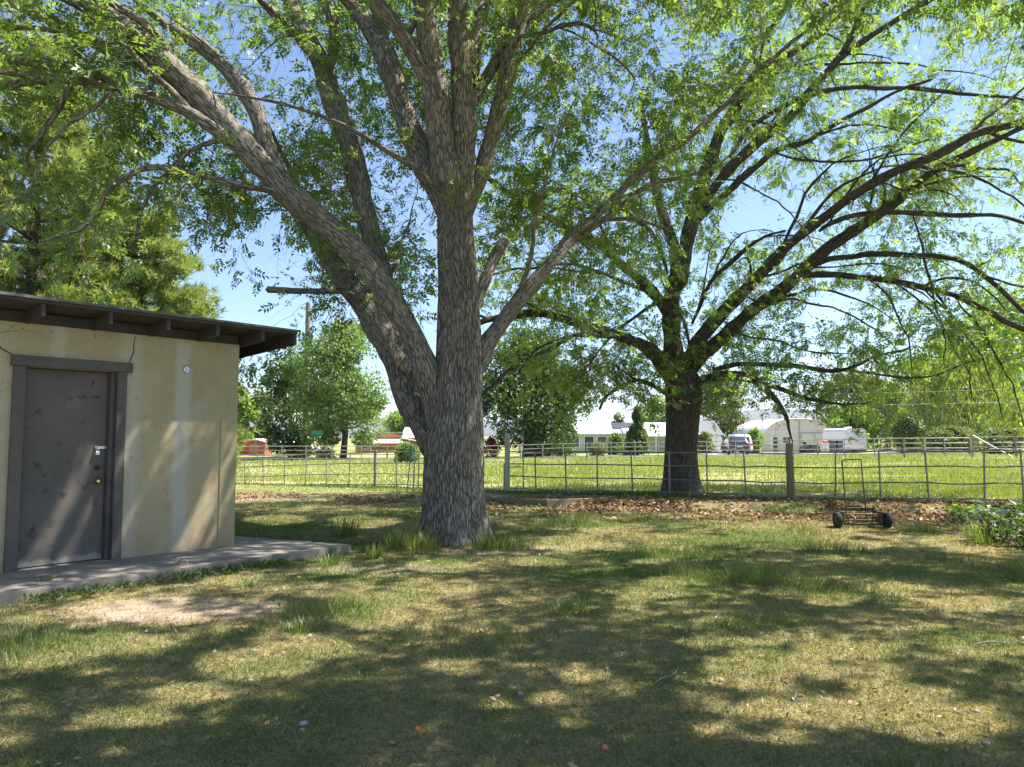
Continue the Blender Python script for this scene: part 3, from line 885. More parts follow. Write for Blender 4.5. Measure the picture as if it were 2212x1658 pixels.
# lawn spots to be lit: leaves are cut away along the sun's rays
SUNLIT = [(225, 1310, 120, 24), (225, 1386, 160, 26), (375, 1331, 85, 20), (550, 1426, 150, 34), (690, 1398, 100, 25), (275, 1541, 130, 24), (420, 1490, 110, 24),
          (500, 1251, 70, 12), (715, 1226, 60, 15), (800, 1330, 105, 26), (950, 1221, 75, 15), (975, 1431, 60, 18), (600, 1121, 80, 12), (780, 1125, 90, 14),
          (1306, 1136, 60, 15), (1231, 1171, 90, 18), (1456, 1251, 80, 12), (1156, 1211, 60, 12), (1386, 1281, 70, 14), (1721, 1146, 160, 26), (1800, 1175, 120, 12),
          (2086, 1171, 110, 20), (1926, 1266, 80, 10), (1806, 1291, 70, 14), (2106, 1300, 90, 16), (1556, 1380, 100, 14), (1631, 1430, 130, 34), (1820, 1400, 115, 24),
          (1756, 1445, 100, 15), (2131, 1390, 120, 28), (1580, 1466, 110, 14), (1546, 1336, 70, 9), (1796, 1536, 110, 34), (2031, 1556, 170, 40), (1956, 1490, 120, 15),
          (1536, 1566, 50, 15), (1636, 1531, 50, 15), (1196, 1496, 50, 13), (1256, 1451, 60, 15), (1706, 1586, 70, 20), (60, 1340, 60, 14), (60, 1420, 90, 20), (1480, 1165, 110, 12)]

_rs = np.random.default_rng(55)
for _ in range(34):
    _y = 1110 + 540 * _rs.random(); _s = .5 + (_y - 1100) / 500
    SUNLIT.append((_rs.uniform(0, 2212), _y, _rs.uniform(18, 45) * _s, _rs.uniform(5, 9) * _s))


def cut_for_sun(W):
    Sv = np.array(S)
    G = W - Sv * ((W[:, 2] - .02) / Sv[2])[:, None]
    gx, gy = proj(G)
    wob = (vnoise(G[:, 0] * 3.5, G[:, 1] * 3.5, 444) - .5) * .9
    lit = np.zeros(len(W), bool)
    for x, y, rx, ry in SUNLIT:
        lit |= (((gx - x) / (rx * .95)) ** 2 + ((gy - y) / (ry * .95)) ** 2 + wob < 1) & (G[:, 1] > 1)
    # slanted streaks on the shed wall, lit by the same leaf cut
    n_ = np.array([.775, -.632, 0]); c_ = np.array([-3.6, 9.72, 0])
    t = ((W - c_) @ n_) / (Sv @ n_)
    H = W - Sv * t[:, None]; lx = (H - c_) @ np.array([.632, .775, 0]); z = H[:, 2]
    for x0, w in ((-2.05, .13), (-1.76, .07), (-1.31, .045), (-.52, .05), (-.38, .09), (-.15, .05)):
        lit |= (t > 0) & (np.abs(lx - (x0 + (z - .6) / 2.2)) < w * (1.2 - .35 * z)) & (z > .1) & (z < 1.7)
    return lit




DROOP = 420


BARE = {'ash_tree': [(600, 560, 60, 30), (430, 600, 35, 60), (175, 300, 35, 40), (1080, 600, 30, 30)], 'elm_tree': [(1720, 932, 120, 42), (1600, 960, 70, 32), (1640, 455, 80, 42), (1790, 660, 50, 28), (1320, 905, 50, 40)]}
SIDE = {'ash_tree': 230, 'elm_tree': 400}
SECOND = {'ash_tree': 22, 'elm_tree': 64}


def lit_px(gx, gy, grow_=1.0):
    m = np.zeros(np.shape(gx), bool)
    for x, y, rx, ry in SUNLIT: m |= ((gx - x) / (rx * grow_)) ** 2 + ((gy - y) / (ry * grow_)) ** 2 < 1
    return m


def shade_targets(n, zlo, zhi, cxy, rmax, seed, wall=0):
    """added out-of-view leaf clusters, placed to throw soft shadows on lawn and shed wall"""
    rs = np.random.default_rng(seed); out = []; Sv = np.array(S)
    tries = 0
    while len(out) < n and tries < n * 60:
        tries += 1
        px, py = rs.uniform(-100, 2300), (1100 + 620 * rs.random() ** .8 if tries % 2 else 1085 + 170 * rs.random())
        if lit_px(px, py, 1.12): continue
        g = np.array(gpt(px, py, 0)); z = max(rs.uniform(zlo, zhi), .62 * g[1] + rs.uniform(1.9, 3.6)); p = g + Sv * (z / Sv[2])
        if math.hypot(p[0] - cxy[0], p[1] - cxy[1]) > rmax: continue
        qx, qy = proj(p)
        if p[1] > .5 and -40 < qx < 2250 and qy > -40: continue
        out.append(p)
    for _ in range(wall):  # unseen clusters added to shade the shed wall
        lx, z0 = rs.uniform(-3.2, .1), rs.uniform(.0, 1.8)
        h = np.array([-3.6 + .632 * lx, 9.72 + .775 * lx, z0]); k = (rs.uniform(8.2, 10.5) - z0) / Sv[2]
        out.append(h + Sv * k)
    return np.array(out).reshape(-1, 3)


def big_tree(name, label, cat, base, trunk, limbs, leafmat, bark, targets, Ks, gaps, leafspec, twigdark, extra):
    root = empty(name, base, 0, label, cat)
    off = np.array(base)
    nodes = []; rads = []; dirs = []

    def reg(P, r):
        Pn = np.asarray(P); T = unit(np.gradient(Pn, axis=0))
        for a, b, c in zip(Pn[::2], np.asarray(r)[::2], T[::2]): nodes.append(a); rads.append(b); dirs.append(c)
    tp, tr = px_limb(trunk)
    tp = [tuple(np.array(p) - off) for p in tp]
    o, P, r = limb_mesh('trunk', tp, tr, 180 if name == 'ash_tree' else 80, bark, root, .035, .03 if name == 'ash_tree' else .018, flare=.19, wob=.12)
    cen = []
    def remember(Pl):
        W_ = np.asarray(Pl) + off; qx, qy = proj(W_)
        cen.extend(zip(qx, qy, W_[:, 1]))
    remember(P)
    for k, sp_ in limbs.items():
        ca_ = np.array(cen); x0, y0, w0, Y0 = sp_[0]
        dd_ = np.hypot(ca_[:, 0] - x0, ca_[:, 1] - y0); jj = int(np.argmin(dd_))
        if dd_[jj] < 45:
            dY = ca_[jj, 2] - Y0; nn_ = len(sp_)
            sp_ = [(a, b, c, d + dY * (1 - i / (nn_ - 1)) ** 1.5) for i, (a, b, c, d) in enumerate(sp_)]
        lp, lr = px_limb(sp_); lr = [q * (.95 if name == 'ash_tree' else .84) for q in lr]
        if dd_[jj] < 45: lr[0] *= .65
        lp = [tuple(np.array(p) - off) for p in lp]
        rm = max(lr)
        sides = 44 if rm > .15 else (18 if rm > .07 else 10)
        o, P, r = limb_mesh('limb', lp, lr, sides, bark, root, .05 if rm > .15 else .12, .012 if rm > .1 else .005, wob=.18, kink=True)
        remember(P)
        if k in ('stub', 'snag'):
            tag(o, 'broken dead limb ending in a blunt stub'); continue
        Pa, ra = P, r
        reg(Pa, ra)
    # secondary arching limbs
    sec = []
    rs_ = np.random.default_rng(17); cand = [q for q in range(len(rads)) if .045 < rads[q] < .15]
    for q in rs_.choice(cand, SECOND[name], replace=False):
        p = np.array(nodes[q]); d = unit(np.array(dirs[q]) + rs_.normal(0, .42, 3) + np.array([0, 0, .12])); L = rs_.uniform(2.0, 4.6); n_ = 14
        pl = [p]; r0 = min(rads[q] * .55, .016 + .008 * L)
        for k_ in range(n_ - 1):
            d = unit(d + rs_.normal(0, .13, 3) - np.array([0, 0, .035 + .012 * k_ * (name == 'elm_tree')])); p = p + d * L / n_; pl.append(p)
        pl = np.array(pl)
        if (pl[:, 2] + off[2]).min() < 2.2: continue
        rr_ = np.linspace(r0, .006, n_) * (1 + .12 * rs_.normal(0, 1, n_)); sec.append((pl, rr_)); reg(pl[1:], rr_[1:])
    nodes_, rads_, dirs_ = np.array(nodes), np.array(rads), np.array(dirs)
    T = np.array(targets); K = np.array(Ks)
    thinn = np.where(rads_ < (.12 if name == 'ash_tree' else .065))[0]
    pick = rng.choice(thinn, SIDE[name])
    Ts = nodes_[pick] + off + unit(rng.normal(0, 1, (len(pick), 3)) + dirs_[pick] * .5 + np.array([0, 0, .25])) * rng.uniform(.35, 1.0, (len(pick), 1))
    T = np.concatenate([T, Ts]); K = np.concatenate([K, rng.integers(4, 9, len(pick))])
    px, py = proj(T)
    cl = .5 * vnoise(T[:, 0] * .62 + T[:, 2] * .35, T[:, 1] * .62 - T[:, 2] * .45, 401) + .5 * vnoise(T[:, 0] * .5 - 7, T[:, 2] * .75 + T[:, 1] * .3, 402)
    dens = sstep(.30, .62, cl)
    keep = ~in_gap(px, py, gaps) & (T[:, 1] > 2.0) & (T[:, 2] > 1.9) & (rng.random(len(T)) < .25 + .75 * dens)
    K = (K * (.45 + 1.35 * dens) * CLUMP).astype(int)
    T = np.concatenate([T[keep], extra]) - off; K = np.concatenate([K[keep], np.full(len(extra), 22)])  # extra: unseen clusters added for their shade
    paths, outd = grow(nodes_, rads_, dirs_, T)
    paths = paths + sec
    thick = [p for p in paths if p[1][0] > .014]; thin = [p for p in paths if p[1][0] <= .014]
    V1, F1, B1 = tubes_np(thick, 7); V2, F2, B2 = tubes_np(thin, 4)
    np_mesh('branches', np.concatenate([V1, V2]), np.concatenate([F1, F2 + len(V1)]), bark, root, smooth=True,
            attrs={'bark': np.concatenate([B1, B2])})['kind'] = 'stuff'
    # bare drooping twigs
    nd = rng.integers(0, len(T), DROOP)
    dp = []
    for i_ in nd:
        L_ = rng.uniform(.5, 1.5); a_ = rng.random() * 6.283; sp_2 = rng.uniform(.15, .6) * L_
        q_ = np.linspace(0, 1, 6)[:, None]
        base_ = T[i_] + rng.normal(0, .1, 3)
        pts_ = base_ + q_ * np.array([math.cos(a_) * sp_2, math.sin(a_) * sp_2, 0]) + np.array([0, 0, -1.]) * L_ * q_ ** 1.6
        pts_ = pts_ + np.cumsum(rng.normal(0, .022, (6, 3)), 0)
        dp.append((pts_, np.linspace(.0055, .002, 6)))
        for f_ in (2, 3, 4):
            b_ = pts_[f_]; e_ = b_ + rng.normal(0, .16, 3) - np.array([0, 0, .14]); dp.append((np.array([b_, (b_ + e_) / 2 + rng.normal(0, .02, 3), e_]), np.array([.003, .0025, .0015])))
    Vd, Fd, Bd = tubes_np(dp, 3)
    Vt, Ft, tips = twigs_for(T, outd, 3, .42)
    Vt2, Ft2, _ = twigs_for(tips, unit(outd[np.repeat(np.arange(len(T)), 3)]), 1, .3, .002)
    np_mesh('twigs', np.concatenate([Vt, Vt2, Vd]), np.concatenate([Ft, Ft2 + len(Vt), Fd + len(Vt) + len(Vt2)]), M['twig'], root, smooth=True)['kind'] = 'stuff'
    # leaves round the cluster centres and the twig tips
    C = np.concatenate([T, tips]); od = np.concatenate([outd, np.repeat(outd, 3, 0)])
    KK = np.concatenate([(K * .34).astype(int), np.repeat((K * .22).astype(int), 3)])
    KK = np.maximum(0, KK + rng.integers(-2, 3, len(KK)))
    spread = np.concatenate([np.full(len(T), .30), np.full(len(tips), .20)])
    Lf, Wf, rach, nl = leafspec
    hue = .28 * fbm(C[:, 0] * .8, C[:, 1] * .8 + C[:, 2] * .9, 77, 2) + .02
    V, Fq, t = compound(C, od, KK, spread, nl, Lf, Wf, rach, .35, hue)
    V4 = V.reshape(-1, 4, 3); ok = ~cut_for_sun(V4[:, 0] + off) | (rng.random(len(V4)) < .06)  # drops leaves that would shade the chosen lawn and wall spots
    bx_, by_ = proj(V4[:, 0] + off)
    ok &= ~(in_gap(bx_, by_, BARE[name]) & (rng.random(len(V4)) < .85))
    V = V4[ok].reshape(-1, 3); t = t.reshape(-1, 4)[ok].ravel(); Fq = np.arange(len(V)).reshape(-1, 4)
    cr = np_mesh('crown', V, Fq, leafmat, root, attrs={'tint': t})
    cr['kind'] = 'stuff'
    print(name, 'clusters', len(T), 'leaflets', len(Fq), 'branches', len(paths), 'tubefaces', len(F1) + len(F2) + len(Ft) + len(Ft2))
    return root


def dome(c, rad, n, K, excl=True, zmin=3.5):
    """targets in an ellipsoid crown, outside the picture or anywhere"""
    out = []; kk = []
    while len(out) < n:
        v = rng.normal(0, 1, 3); v = v / np.linalg.norm(v) * (rng.random() ** .40)
        p = np.array(c) + v * np.array(rad)
        if p[2] < zmin: continue
        if excl and p[1] > .5:
            x, y = proj(p)
            if -60 < x < 2270 and y > -40: continue
        out.append(tuple(p)); kk.append(K)
    return out, kk


base1 = gpt(982, 1178, 0)
base1 = Vector((base1.x, 10.85, 0))
trunk1 = [(979, 1186, 138, 10.85), (979, 1150, 132, 10.85), (979, 1100, 127, 10.85), (979, 1040, 125, 10.85), (980, 980, 124, 10.85), (983, 920, 118, 10.85), (987, 860, 107, 10.85),
          (990, 790, 97, 10.85), (990, 710, 90, 10.85), (989, 620, 84, 10.85), (986, 530, 76, 10.85), (984, 480, 72, 10.85), (984, 440, 66, 10.85), (984, 405, 50, 10.85)]
reg1 = [(-60, -100, 430, 230, 9.7, 13, 92, 11), (180, 240, 520, 430, 10, 12.5, 46, 11), (-60, -60, 300, 240, 8.9, 9.6, 25, 8), (-40, 240, 220, 560, 9.2, 11, 16, 7), (120, 420, 340, 660, 9.2, 11, 10, 6),
        (440, -80, 760, 330, 10.6, 14.5, 95, 11), (440, 330, 760, 520, 10.6, 13.5, 45, 11), (520, 540, 800, 800, 11, 13.5, 34, 7), (600, 330, 940, 640, 12, 15, 75, 9),
        (740, -80, 1000, 330, 12.2, 15.5, 100, 10), (1000, -80, 1500, 440, 12, 16, 260, 11), (1040, 400, 1420, 560, 11.9, 14.5, 60, 9), (1400, -80, 1780, 300, 12, 15.5, 75, 10),
        (700, 500, 900, 640, 12.2, 14.5, 22, 8)]
gaps1 = [(545, 250, 30, 30), (820, 210, 22, 45), (560, 60, 30, 30), (1075, 30, 22, 22), (1250, 220, 30, 22), (1180, 470, 25, 20), (900, 560, 22, 45), (800, 480, 25, 25), (415, 565, 62, 100), (600, 560, 75, 45), (175, 300, 50, 55), (450, 640, 60, 70), (560, 690, 60, 40), (680, 90, 28, 40), (1060, 610, 45, 40), (760, 640, 18, 18)]
ta, ka = region_points(reg1)
tb, kb = dome((-.6, 10.6, 9.9), (8.2, 8.0, 4.6), 160, 13)
tc_, kc = dome((6.0, 8.0, 7.8), (6.5, 5.0, 2.6), 110, 14)  # added crown part out of view, there to shade the lawn
big_tree('ash_tree', 'large multi-stemmed ash tree with thick furrowed grey trunk beside the stucco shed', 'tree', base1, trunk1, T1, M['leaf1'], M['bark1'],
         ta + tb + tc_, ka + kb + kc, gaps1, (.078, .034, .20, 9), None, shade_targets(640, 5.0, 8.5, (-.8, 10.8), 15.0, 5, 85))

base2 = Vector((at(1472, 1070, 18.7).x, 18.7, gz(4.3, 18.7) - .02))
trunk2 = [(1474, 1078, 84, 18.7), (1472, 1055, 76, 18.7), (1471, 1020, 70, 18.7), (1471, 970, 67, 18.7), (1473, 920, 69, 18.7), (1475, 880, 74, 18.7), (1476, 850, 80, 18.7), (1474, 825, 74, 18.7), (1470, 800, 55, 18.8)]
reg2 = [(1040, 350, 1450, 650, 17.5, 21, 95, 11), (1090, 600, 1400, 780, 17, 20, 48, 10), (1230, 760, 1430, 870, 17.4, 19.5, 32, 10), (1400, 700, 1640, 830, 17.4, 19.8, 38, 10),
        (1380, 300, 1560, 620, 19.5, 22, 45, 10), (1480, -60, 2270, 400, 17.5, 23.5, 390, 10), (1560, 400, 2270, 600, 17, 22, 150, 9), (1520, 580, 1960, 790, 16.8, 20.5, 55, 8),
        (1900, 560, 2270, 800, 15.5, 20, 60, 7), (1560, 790, 1900, 890, 16.4, 18.8, 30, 8), (1600, 850, 1760, 900, 16.6, 18, 6, 5)]
gaps2 = [(1725, 930, 130, 50), (1600, 955, 70, 40), (1750, 430, 40, 30), (2100, 520, 40, 20), (1950, 120, 35, 25), (1470, 420, 25, 25), (1850, 520, 30, 18), (2180, 130, 30, 30), (1250, 620, 25, 20), (1640, 455, 95, 52), (1790, 660, 60, 35), (2060, 250, 45, 40), (1880, 690, 50, 30), (1330, 640, 40, 40), (1320, 900, 50, 50), (1900, 350, 40, 30), (1620, 900, 30, 30)]
ta, ka = region_points(reg2)
tb, kb = dome((4.8, 18.8, 10.8), (9.5, 8, 5), 190, 12, zmin=4.5)
tc_, kc = dome((12.0, 13, 7.5), (4.5, 5, 3.0), 170, 14)
big_tree('elm_tree', 'broad spreading tree with dark trunk and low arching limbs standing behind the pipe fence', 'tree', base2, trunk2, T2, M['leaf2'], M['bark2'],
         ta + tb + tc_, ka + kb + kc, gaps2, (.09, .041, .23, 9), None, shade_targets(110, 5.5, 8.0, (4.3, 18.7), 12.5, 6))

# ------------------------------------------------------------------ background trees
def blob_tree(name, label, px, wpx, ytop, Y, mat, n, leaf=(.2, .1), ybase=None, bark='bark2', seed=0, trunk=.12, group=None, shape='round', depth=.8, low=.03, cat='tree', nb=None):
    rs = np.random.default_rng(100 + seed)
    c = at(px, 943, Y); x = c.x; z0 = gz(x, Y)
    H = at(px, ytop, Y).z - z0; W = wpx / 1600 * Y / 2
    n = int(n * 1.35); leaf = (leaf[0] * 1.02, leaf[1] * 1.2)
    root = empty(name, (x, Y, z0), 0, label, cat, group)
    nb = nb or int(26 + W * 6)
    # lumps spread through the crown
    ang = rs.random(nb) * 2 * np.pi; h = rs.random(nb) ** .85
    if shape == 'cone':
        rad = (1 - h) ** .75 * .9
    elif shape == 'column':
        rad = np.where(h < .75, .9, .9 * (1 - (h - .75) / .28))
    else:
        rad = np.sqrt(np.clip(1 - (2 * h - .95) ** 2, .05, 1))
    q = rs.random(nb) ** .5
    bx = np.cos(ang) * rad * q * W * .82; by = np.sin(ang) * rad * q * W * depth * .82; bz = (low + (1 - low) * (h * .93 + .02)) * H
    br = (.11 + .24 * rs.random(nb)) * W * (1.25 if nb < 40 else 1)
    if shape == 'cone': br = .30 * W * (1.05 - h * .75)
    idx = rs.integers(0, nb, n)
    v = rs.normal(0, 1, (n, 3)); v /= np.linalg.norm(v, axis=1)[:, None]
    rr = .5 + .75 * rs.random(n) ** .9
    P = np.stack([bx, by, bz], 1)[idx] + v * (rr * br[idx])[:, None] * np.array([1, 1, .8])
    P[:, 2] = np.clip(P[:, 2], .05, H * 1.03)
    D = v * .7 + rs.normal(0, .6, (n, 3)) - np.array([0, 0, .3])
    Nn = v + rs.normal(0, .6, (n, 3)) + np.array([0, 0, .5])
    L = leaf[0] * (.7 + .6 * rs.random(n))
    tb_ = rs.random(nb) * .45
    V, Fq, t = leaf_quads(P, D, Nn, L, L * leaf[1] / leaf[0], np.clip(tb_[idx] + rs.random(n) * .5, 0, 1))
    np_mesh('crown', V, Fq, mat, root, attrs={'tint': t})['kind'] = 'stuff'
    paths = [(np.array([(0, 0, -.1), (.03 * W, 0, H * .2), (-.02 * W, 0, H * .5), (0, 0, H * .85)]), np.array([trunk * 1.3, trunk, trunk * .65, trunk * .2]))]
    for k in range(min(nb, 12)):
        zz = H * (.15 + .45 * rs.random())
        e = np.array([bx[k], by[k], bz[k]])
        if e[2] < zz: zz = max(.1, e[2] * .6)
        a = np.array([0, 0, zz]); mid = (a + e) / 2 + np.array([0, 0, -.06 * H])
        paths.append((np.array([a, mid, e]), np.array([trunk * .45, trunk * .3, trunk * .1])))
    V, Fq, B = tubes_np(paths, 7)
    np_mesh('trunk', V, Fq, M[bark], root, smooth=True, attrs={'bark': B})
    return root


def pine_tree(label, px, wpx, ytop, Y, ntuft, seed, group):
    rs = np.random.default_rng(200 + seed)
    x = at(px, 943, Y).x; z0 = gz(x, Y)
    H = at(px, ytop, Y).z - z0; W = wpx / 1600 * Y / 2
    root = empty('pine_tree', (x, Y, z0), 0, label, 'tree', group)
    paths = [(np.array([(0, 0, -.1), (.1, 0, H * .3), (-.1, .1, H * .6), (0, 0, H * .97)]), np.array([.30, .24, .15, .03]))]
    nbr = 70
    C = []; OD = []
    for k in range(nbr):
        h = .08 + .9 * (k + rs.random()) / nbr; a = k * 2.4 + rs.random()
        L = W * (min(1, (1 - h) * 1.9 + .12)) * (.75 + .4 * rs.random())
        s = np.array([0, 0, H * h]); e = s + np.array([math.cos(a) * L, math.sin(a) * L, L * .12 + .2])
        m = (s + e) / 2 - np.array([0, 0, L * .08])
        paths.append((np.array([s, m, e]), np.array([.05, .035, .012])))
        nt_ = int(ntuft / nbr)
        for _ in range(nt_):
            f = .3 + .75 * rs.random() ** .7
            p = s + (e - s) * f + rs.normal(0, 1, 3) * np.array([.42, .42, .26]) * (.35 + .3 * L * .4)
            C.append(p); OD.append((e - s) / max(L, .1) + rs.normal(0, .35, 3) + np.array([0, 0, .55]))
    V, Fq, B = tubes_np(paths, 7)
    np_mesh('trunk', V, Fq, M['bark2'], root, smooth=True, attrs={'bark': B})
    C = np.array(C); OD = unit(np.array(OD)); nn = 21
    idx = np.repeat(np.arange(len(C)), nn); m = len(idx)
    D = unit(OD[idx] * .75 + rs.normal(0, .55, (m, 3)))
    L = .27 * (.7 + .5 * rs.random(m))
    P0 = C[idx] + rs.normal(0, .035, (m, 3))
    Sd = unit(np.cross(D, rs.normal(0, 1, (m, 3)))) * .015
    V = np.stack([P0 - Sd, P0 + Sd, P0 + D * L[:, None]], 1).reshape(-1, 3)
    t = np.repeat(np.clip(rs.random(len(C)) * .7 + .1, 0, 1)[idx] + rs.random(m) * .2, 3)
    np_mesh('crown', V, np.arange(m * 3).reshape(-1, 3), M['pine'], root, attrs={'tint': np.clip(t, 0, 1)})['kind'] = 'stuff'
    return root


pg = 'pines behind the shed'
pine_tree('tall yellow-green pine rising at the left edge behind the shed roof', 55, 345, 80, 20, 5400, 1, pg)
pine_tree('shorter pine ending in a ragged edge against the sky above the shed', 300, 330, 470, 21, 4200, 2, pg)
pine_tree('middle pine filling the gap between the taller and the shorter pine behind the shed', 170, 320, 300, 24, 3200, 3, pg)

tg = 'trees along the road beyond the pasture'
blob_tree('tree', 'bright green round tree just right of the shed corner', 515, 90, 838, 92, M['leafC'], 5000, (.4, .24), seed=1, group=tg)
blob_tree('tree', 'olive green tree behind the small red shed', 562, 90, 850, 100, M['leafO'], 5000, (.4, .24), seed=2, group=tg)
blob_tree('tree', 'dark green tree at the left side of the pale broad tree', 625, 175, 775, 72, M['leafA'], 8000, (.30, .17), seed=3, group=tg)
blob_tree('tree', 'broad pale green tree behind the green street sign', 742, 270, 700, 66, M['leafB'], 22000, (.27, .14), seed=4, trunk=.25, group=tg)
blob_tree('tree', 'low bright tree behind the orange house left of the big trunk', 885, 150, 890, 125, M['leafC'], 4500, (.5, .3), seed=5, group=tg)
blob_tree('tree', 'big dense dark green tree right of the big furrowed trunk', 1135, 270, 722, 66, M['leafA'], 24000, (.27, .15), seed=6, trunk=.3, group=tg)
blob_tree('tree', 'small hazy tree behind the roof of the white house', 1338, 36, 896, 150, M['leafO'], 1500, (.5, .3), seed=7, group=tg)
blob_tree('tree', 'grey-green tree between the cone-shaped cypress and the dark trunk', 1425, 110, 862, 105, M['leafB'], 5000, (.4, .24), seed=8, group=tg)
blob_tree('tree', 'olive tree with bright tips behind the end of the white house', 1556, 150, 800, 112, M['leafO'], 8000, (.45, .26), seed=9, group=tg)
blob_tree('tree', 'olive tree behind the right shoulder of the arched hut', 1850, 210, 815, 125, M['leafO'], 7000, (.5, .3), seed=10, group=tg)
blob_tree('tree', 'light green feathery tree behind the white box trailer', 1838, 130, 876, 108, M['leafC'], 7000, (.4, .2), seed=11, group=tg)
blob_tree('tree', 'half bare greyish tree left of the weeping willow', 1915, 130, 820, 110, M['leafO'], 3500, (.4, .2), seed=12, group=tg, bark='bark1')
blob_tree('tree', 'very tall bright green tree behind the weeping willow at the right edge', 2165, 290, 620, 92, M['leafC'], 14000, (.4, .22), seed=13, trunk=.3, group=tg)
blob_tree('tree', 'bright rounded tree behind the left half of the weeping willow', 1990, 180, 775, 100, M['leafC'], 7000, (.42, .24), seed=14, group=tg)
cg = 'cypresses in front of the white house'
blob_tree('cypress_tree', 'large cone-shaped cypress left of the white house', 1216, 86, 845, 70, M['cypress'], 9000, (.2, .1), seed=20, shape='cone', low=.0, depth=1, nb=90, group=cg)
blob_tree('cypress_tree', 'small slim cypress between the big dark tree and the large cypress', 1162, 56, 905, 69, M['cypress'], 4000, (.2, .1), seed=21, shape='cone', low=.0, depth=1, nb=60, group=cg)
blob_tree('cypress_tree', 'cone-shaped cypress in front of the solar panel of the white house', 1377, 72, 876, 70, M['cypress'], 8000, (.2, .1), seed=22, shape='cone', low=.0, depth=1, nb=80, group=cg)
sg = 'shrubs near the houses'
blob_tree('shrub', 'small round green shrub left of the arched hut', 1630, 40, 925, 88, M['leafC'], 2500, (.3, .16), seed=30, trunk=.04, low=0, group=sg, cat='shrub')
blob_tree('shrub', 'round dark green shrub right of the box trailer', 1958, 74, 893, 78, M['cypress'], 7000, (.22, .12), seed=31, trunk=.05, low=0, group=sg, cat='shrub')
blob_tree('shrub', 'burgundy leaved shrub in front of the big dark tree', 1062, 40, 944, 64, M['burgundy'], 700, (.2, .12), seed=32, trunk=.04, low=0, group=sg, cat='shrub')
blob_tree('shrub', 'pale green shrub under the solar panel of the white house', 1330, 40, 938, 78, M['leafB'], 2500, (.22, .12), seed=33, trunk=.04, low=0, group=sg, cat='shrub')
blob_tree('shrub', 'green and red shrub by the porch at the right end of the white house', 1522, 44, 936, 80, M['redleaf'], 2500, (.22, .12), seed=34, trunk=.04, low=0, group=sg, cat='shrub')
blob_tree('shrub', 'wide green shrub tinged with red behind the right end of the far fence', 2050, 110, 925, 62, M['redleaf'], 8000, (.2, .11), seed=35, trunk=.05, low=0, group=sg, cat='shrub')
blob_tree('shrub', 'reddish shrub at the right edge of the picture below the willow', 2170, 110, 930, 60, M['redleaf'], 7000, (.2, .11), seed=36, trunk=.05, low=0, group=sg, cat='shrub')
blob_tree('shrub', 'tall weedy green shrub under the far fence left of the big trunk', 880, 60, 960, 52, M['leafB'], 3000, (.2, .07), seed=37, trunk=.03, low=0, group=sg, cat='shrub')
blob_tree('shrub', 'olive brushy shrub in front of the white house doors', 1290, 40, 958, 74, M['leafO'], 1200, (.3, .05), seed=38, trunk=.03, low=0, group=sg, cat='shrub')
blob_tree('shrub', 'weedy olive shrub on the verge below the street sign', 700, 60, 972, 63, M['leafO'], 900, (.3, .05), seed=39, trunk=.03, low=0, group=sg, cat='shrub')


def willow():
    rs = np.random.default_rng(301)
    Y = 82; px = 2085; x = at(px, 943, Y).x; z0 = gz(x, Y); H = at(px, 745, Y).z - z0; W = 135 / 1600 * Y
    root = empty('willow_tree', (x, Y, z0), 0, 'weeping willow with hanging yellow-green curtains at the right edge', 'tree')
    ns = 1500
    a = rs.random(ns) * 6.283; q = rs.random(ns) ** .5
    rx = np.cos(a) * q * W; ry = np.sin(a) * q * W * .9
    top = H * np.sqrt(np.clip(1 - (q * .93) ** 2, .02, 1)) * (.82 + .2 * rs.random(ns))
    ln = np.minimum(top - .4, H * (.2 + .5 * rs.random(ns)) * (.35 + q))
    per = 13
    idx = np.repeat(np.arange(ns), per); f = rs.random(ns * per)
    P = np.stack([rx[idx] + rs.normal(0, .1, ns * per), ry[idx] + rs.normal(0, .1, ns * per), top[idx] - f * ln[idx]], 1)
    D = np.stack([rs.normal(0, .22, ns * per), rs.normal(0, .22, ns * per), np.full(ns * per, -1.)], 1)
    Nn = rs.normal(0, 1, (ns * per, 3))
    L = .55 * (.7 + .6 * rs.random(ns * per))
    V, Fq, t = leaf_quads(P, D, Nn, L, L * .24, np.clip((rs.random(ns) * .7)[idx] + rs.random(ns * per) * .3, 0, 1))
    np_mesh('crown', V, Fq, M['willow'], root, attrs={'tint': t})['kind'] = 'stuff'
    paths = [(np.array([(0, 0, -.1), (.2, 0, 2), (0, 0, H * .5), (.3, 0, H * .8)]), np.array([.5, .4, .3, .1]))]
    for k in range(14):
        i = k * 7; e = np.array([rx[i], ry[i], top[i] * .97]); s = np.array([0, 0, H * .35])
        paths.append((np.array([s, (s + e) / 2 + np.array([0, 0, .1 * H]), e]), np.array([.2, .12, .03])))
    V, Fq, B = tubes_np(paths, 7)
    np_mesh('trunk', V, Fq, M['bark2'], root, smooth=True, attrs={'bark': B})


willow()

# ------------------------------------------------------------------ the stucco shed
u = Vector((.632, .775, 0)).normalized()
SH = empty('shed', (-3.6, 9.72, 0), math.atan2(u.y, u.x), 'yellow stucco shed with flat dark eaves and a brown door at the left', 'shed')
D0, D1 = -2.46, -1.53           # door opening in the front wall
ZT = 2.70


def panel(x0, x1, z0, z1, y0=0.0, y1=.16, sub=.12):
    return MB().box(x0, x1, y0, y1, z0, z1)


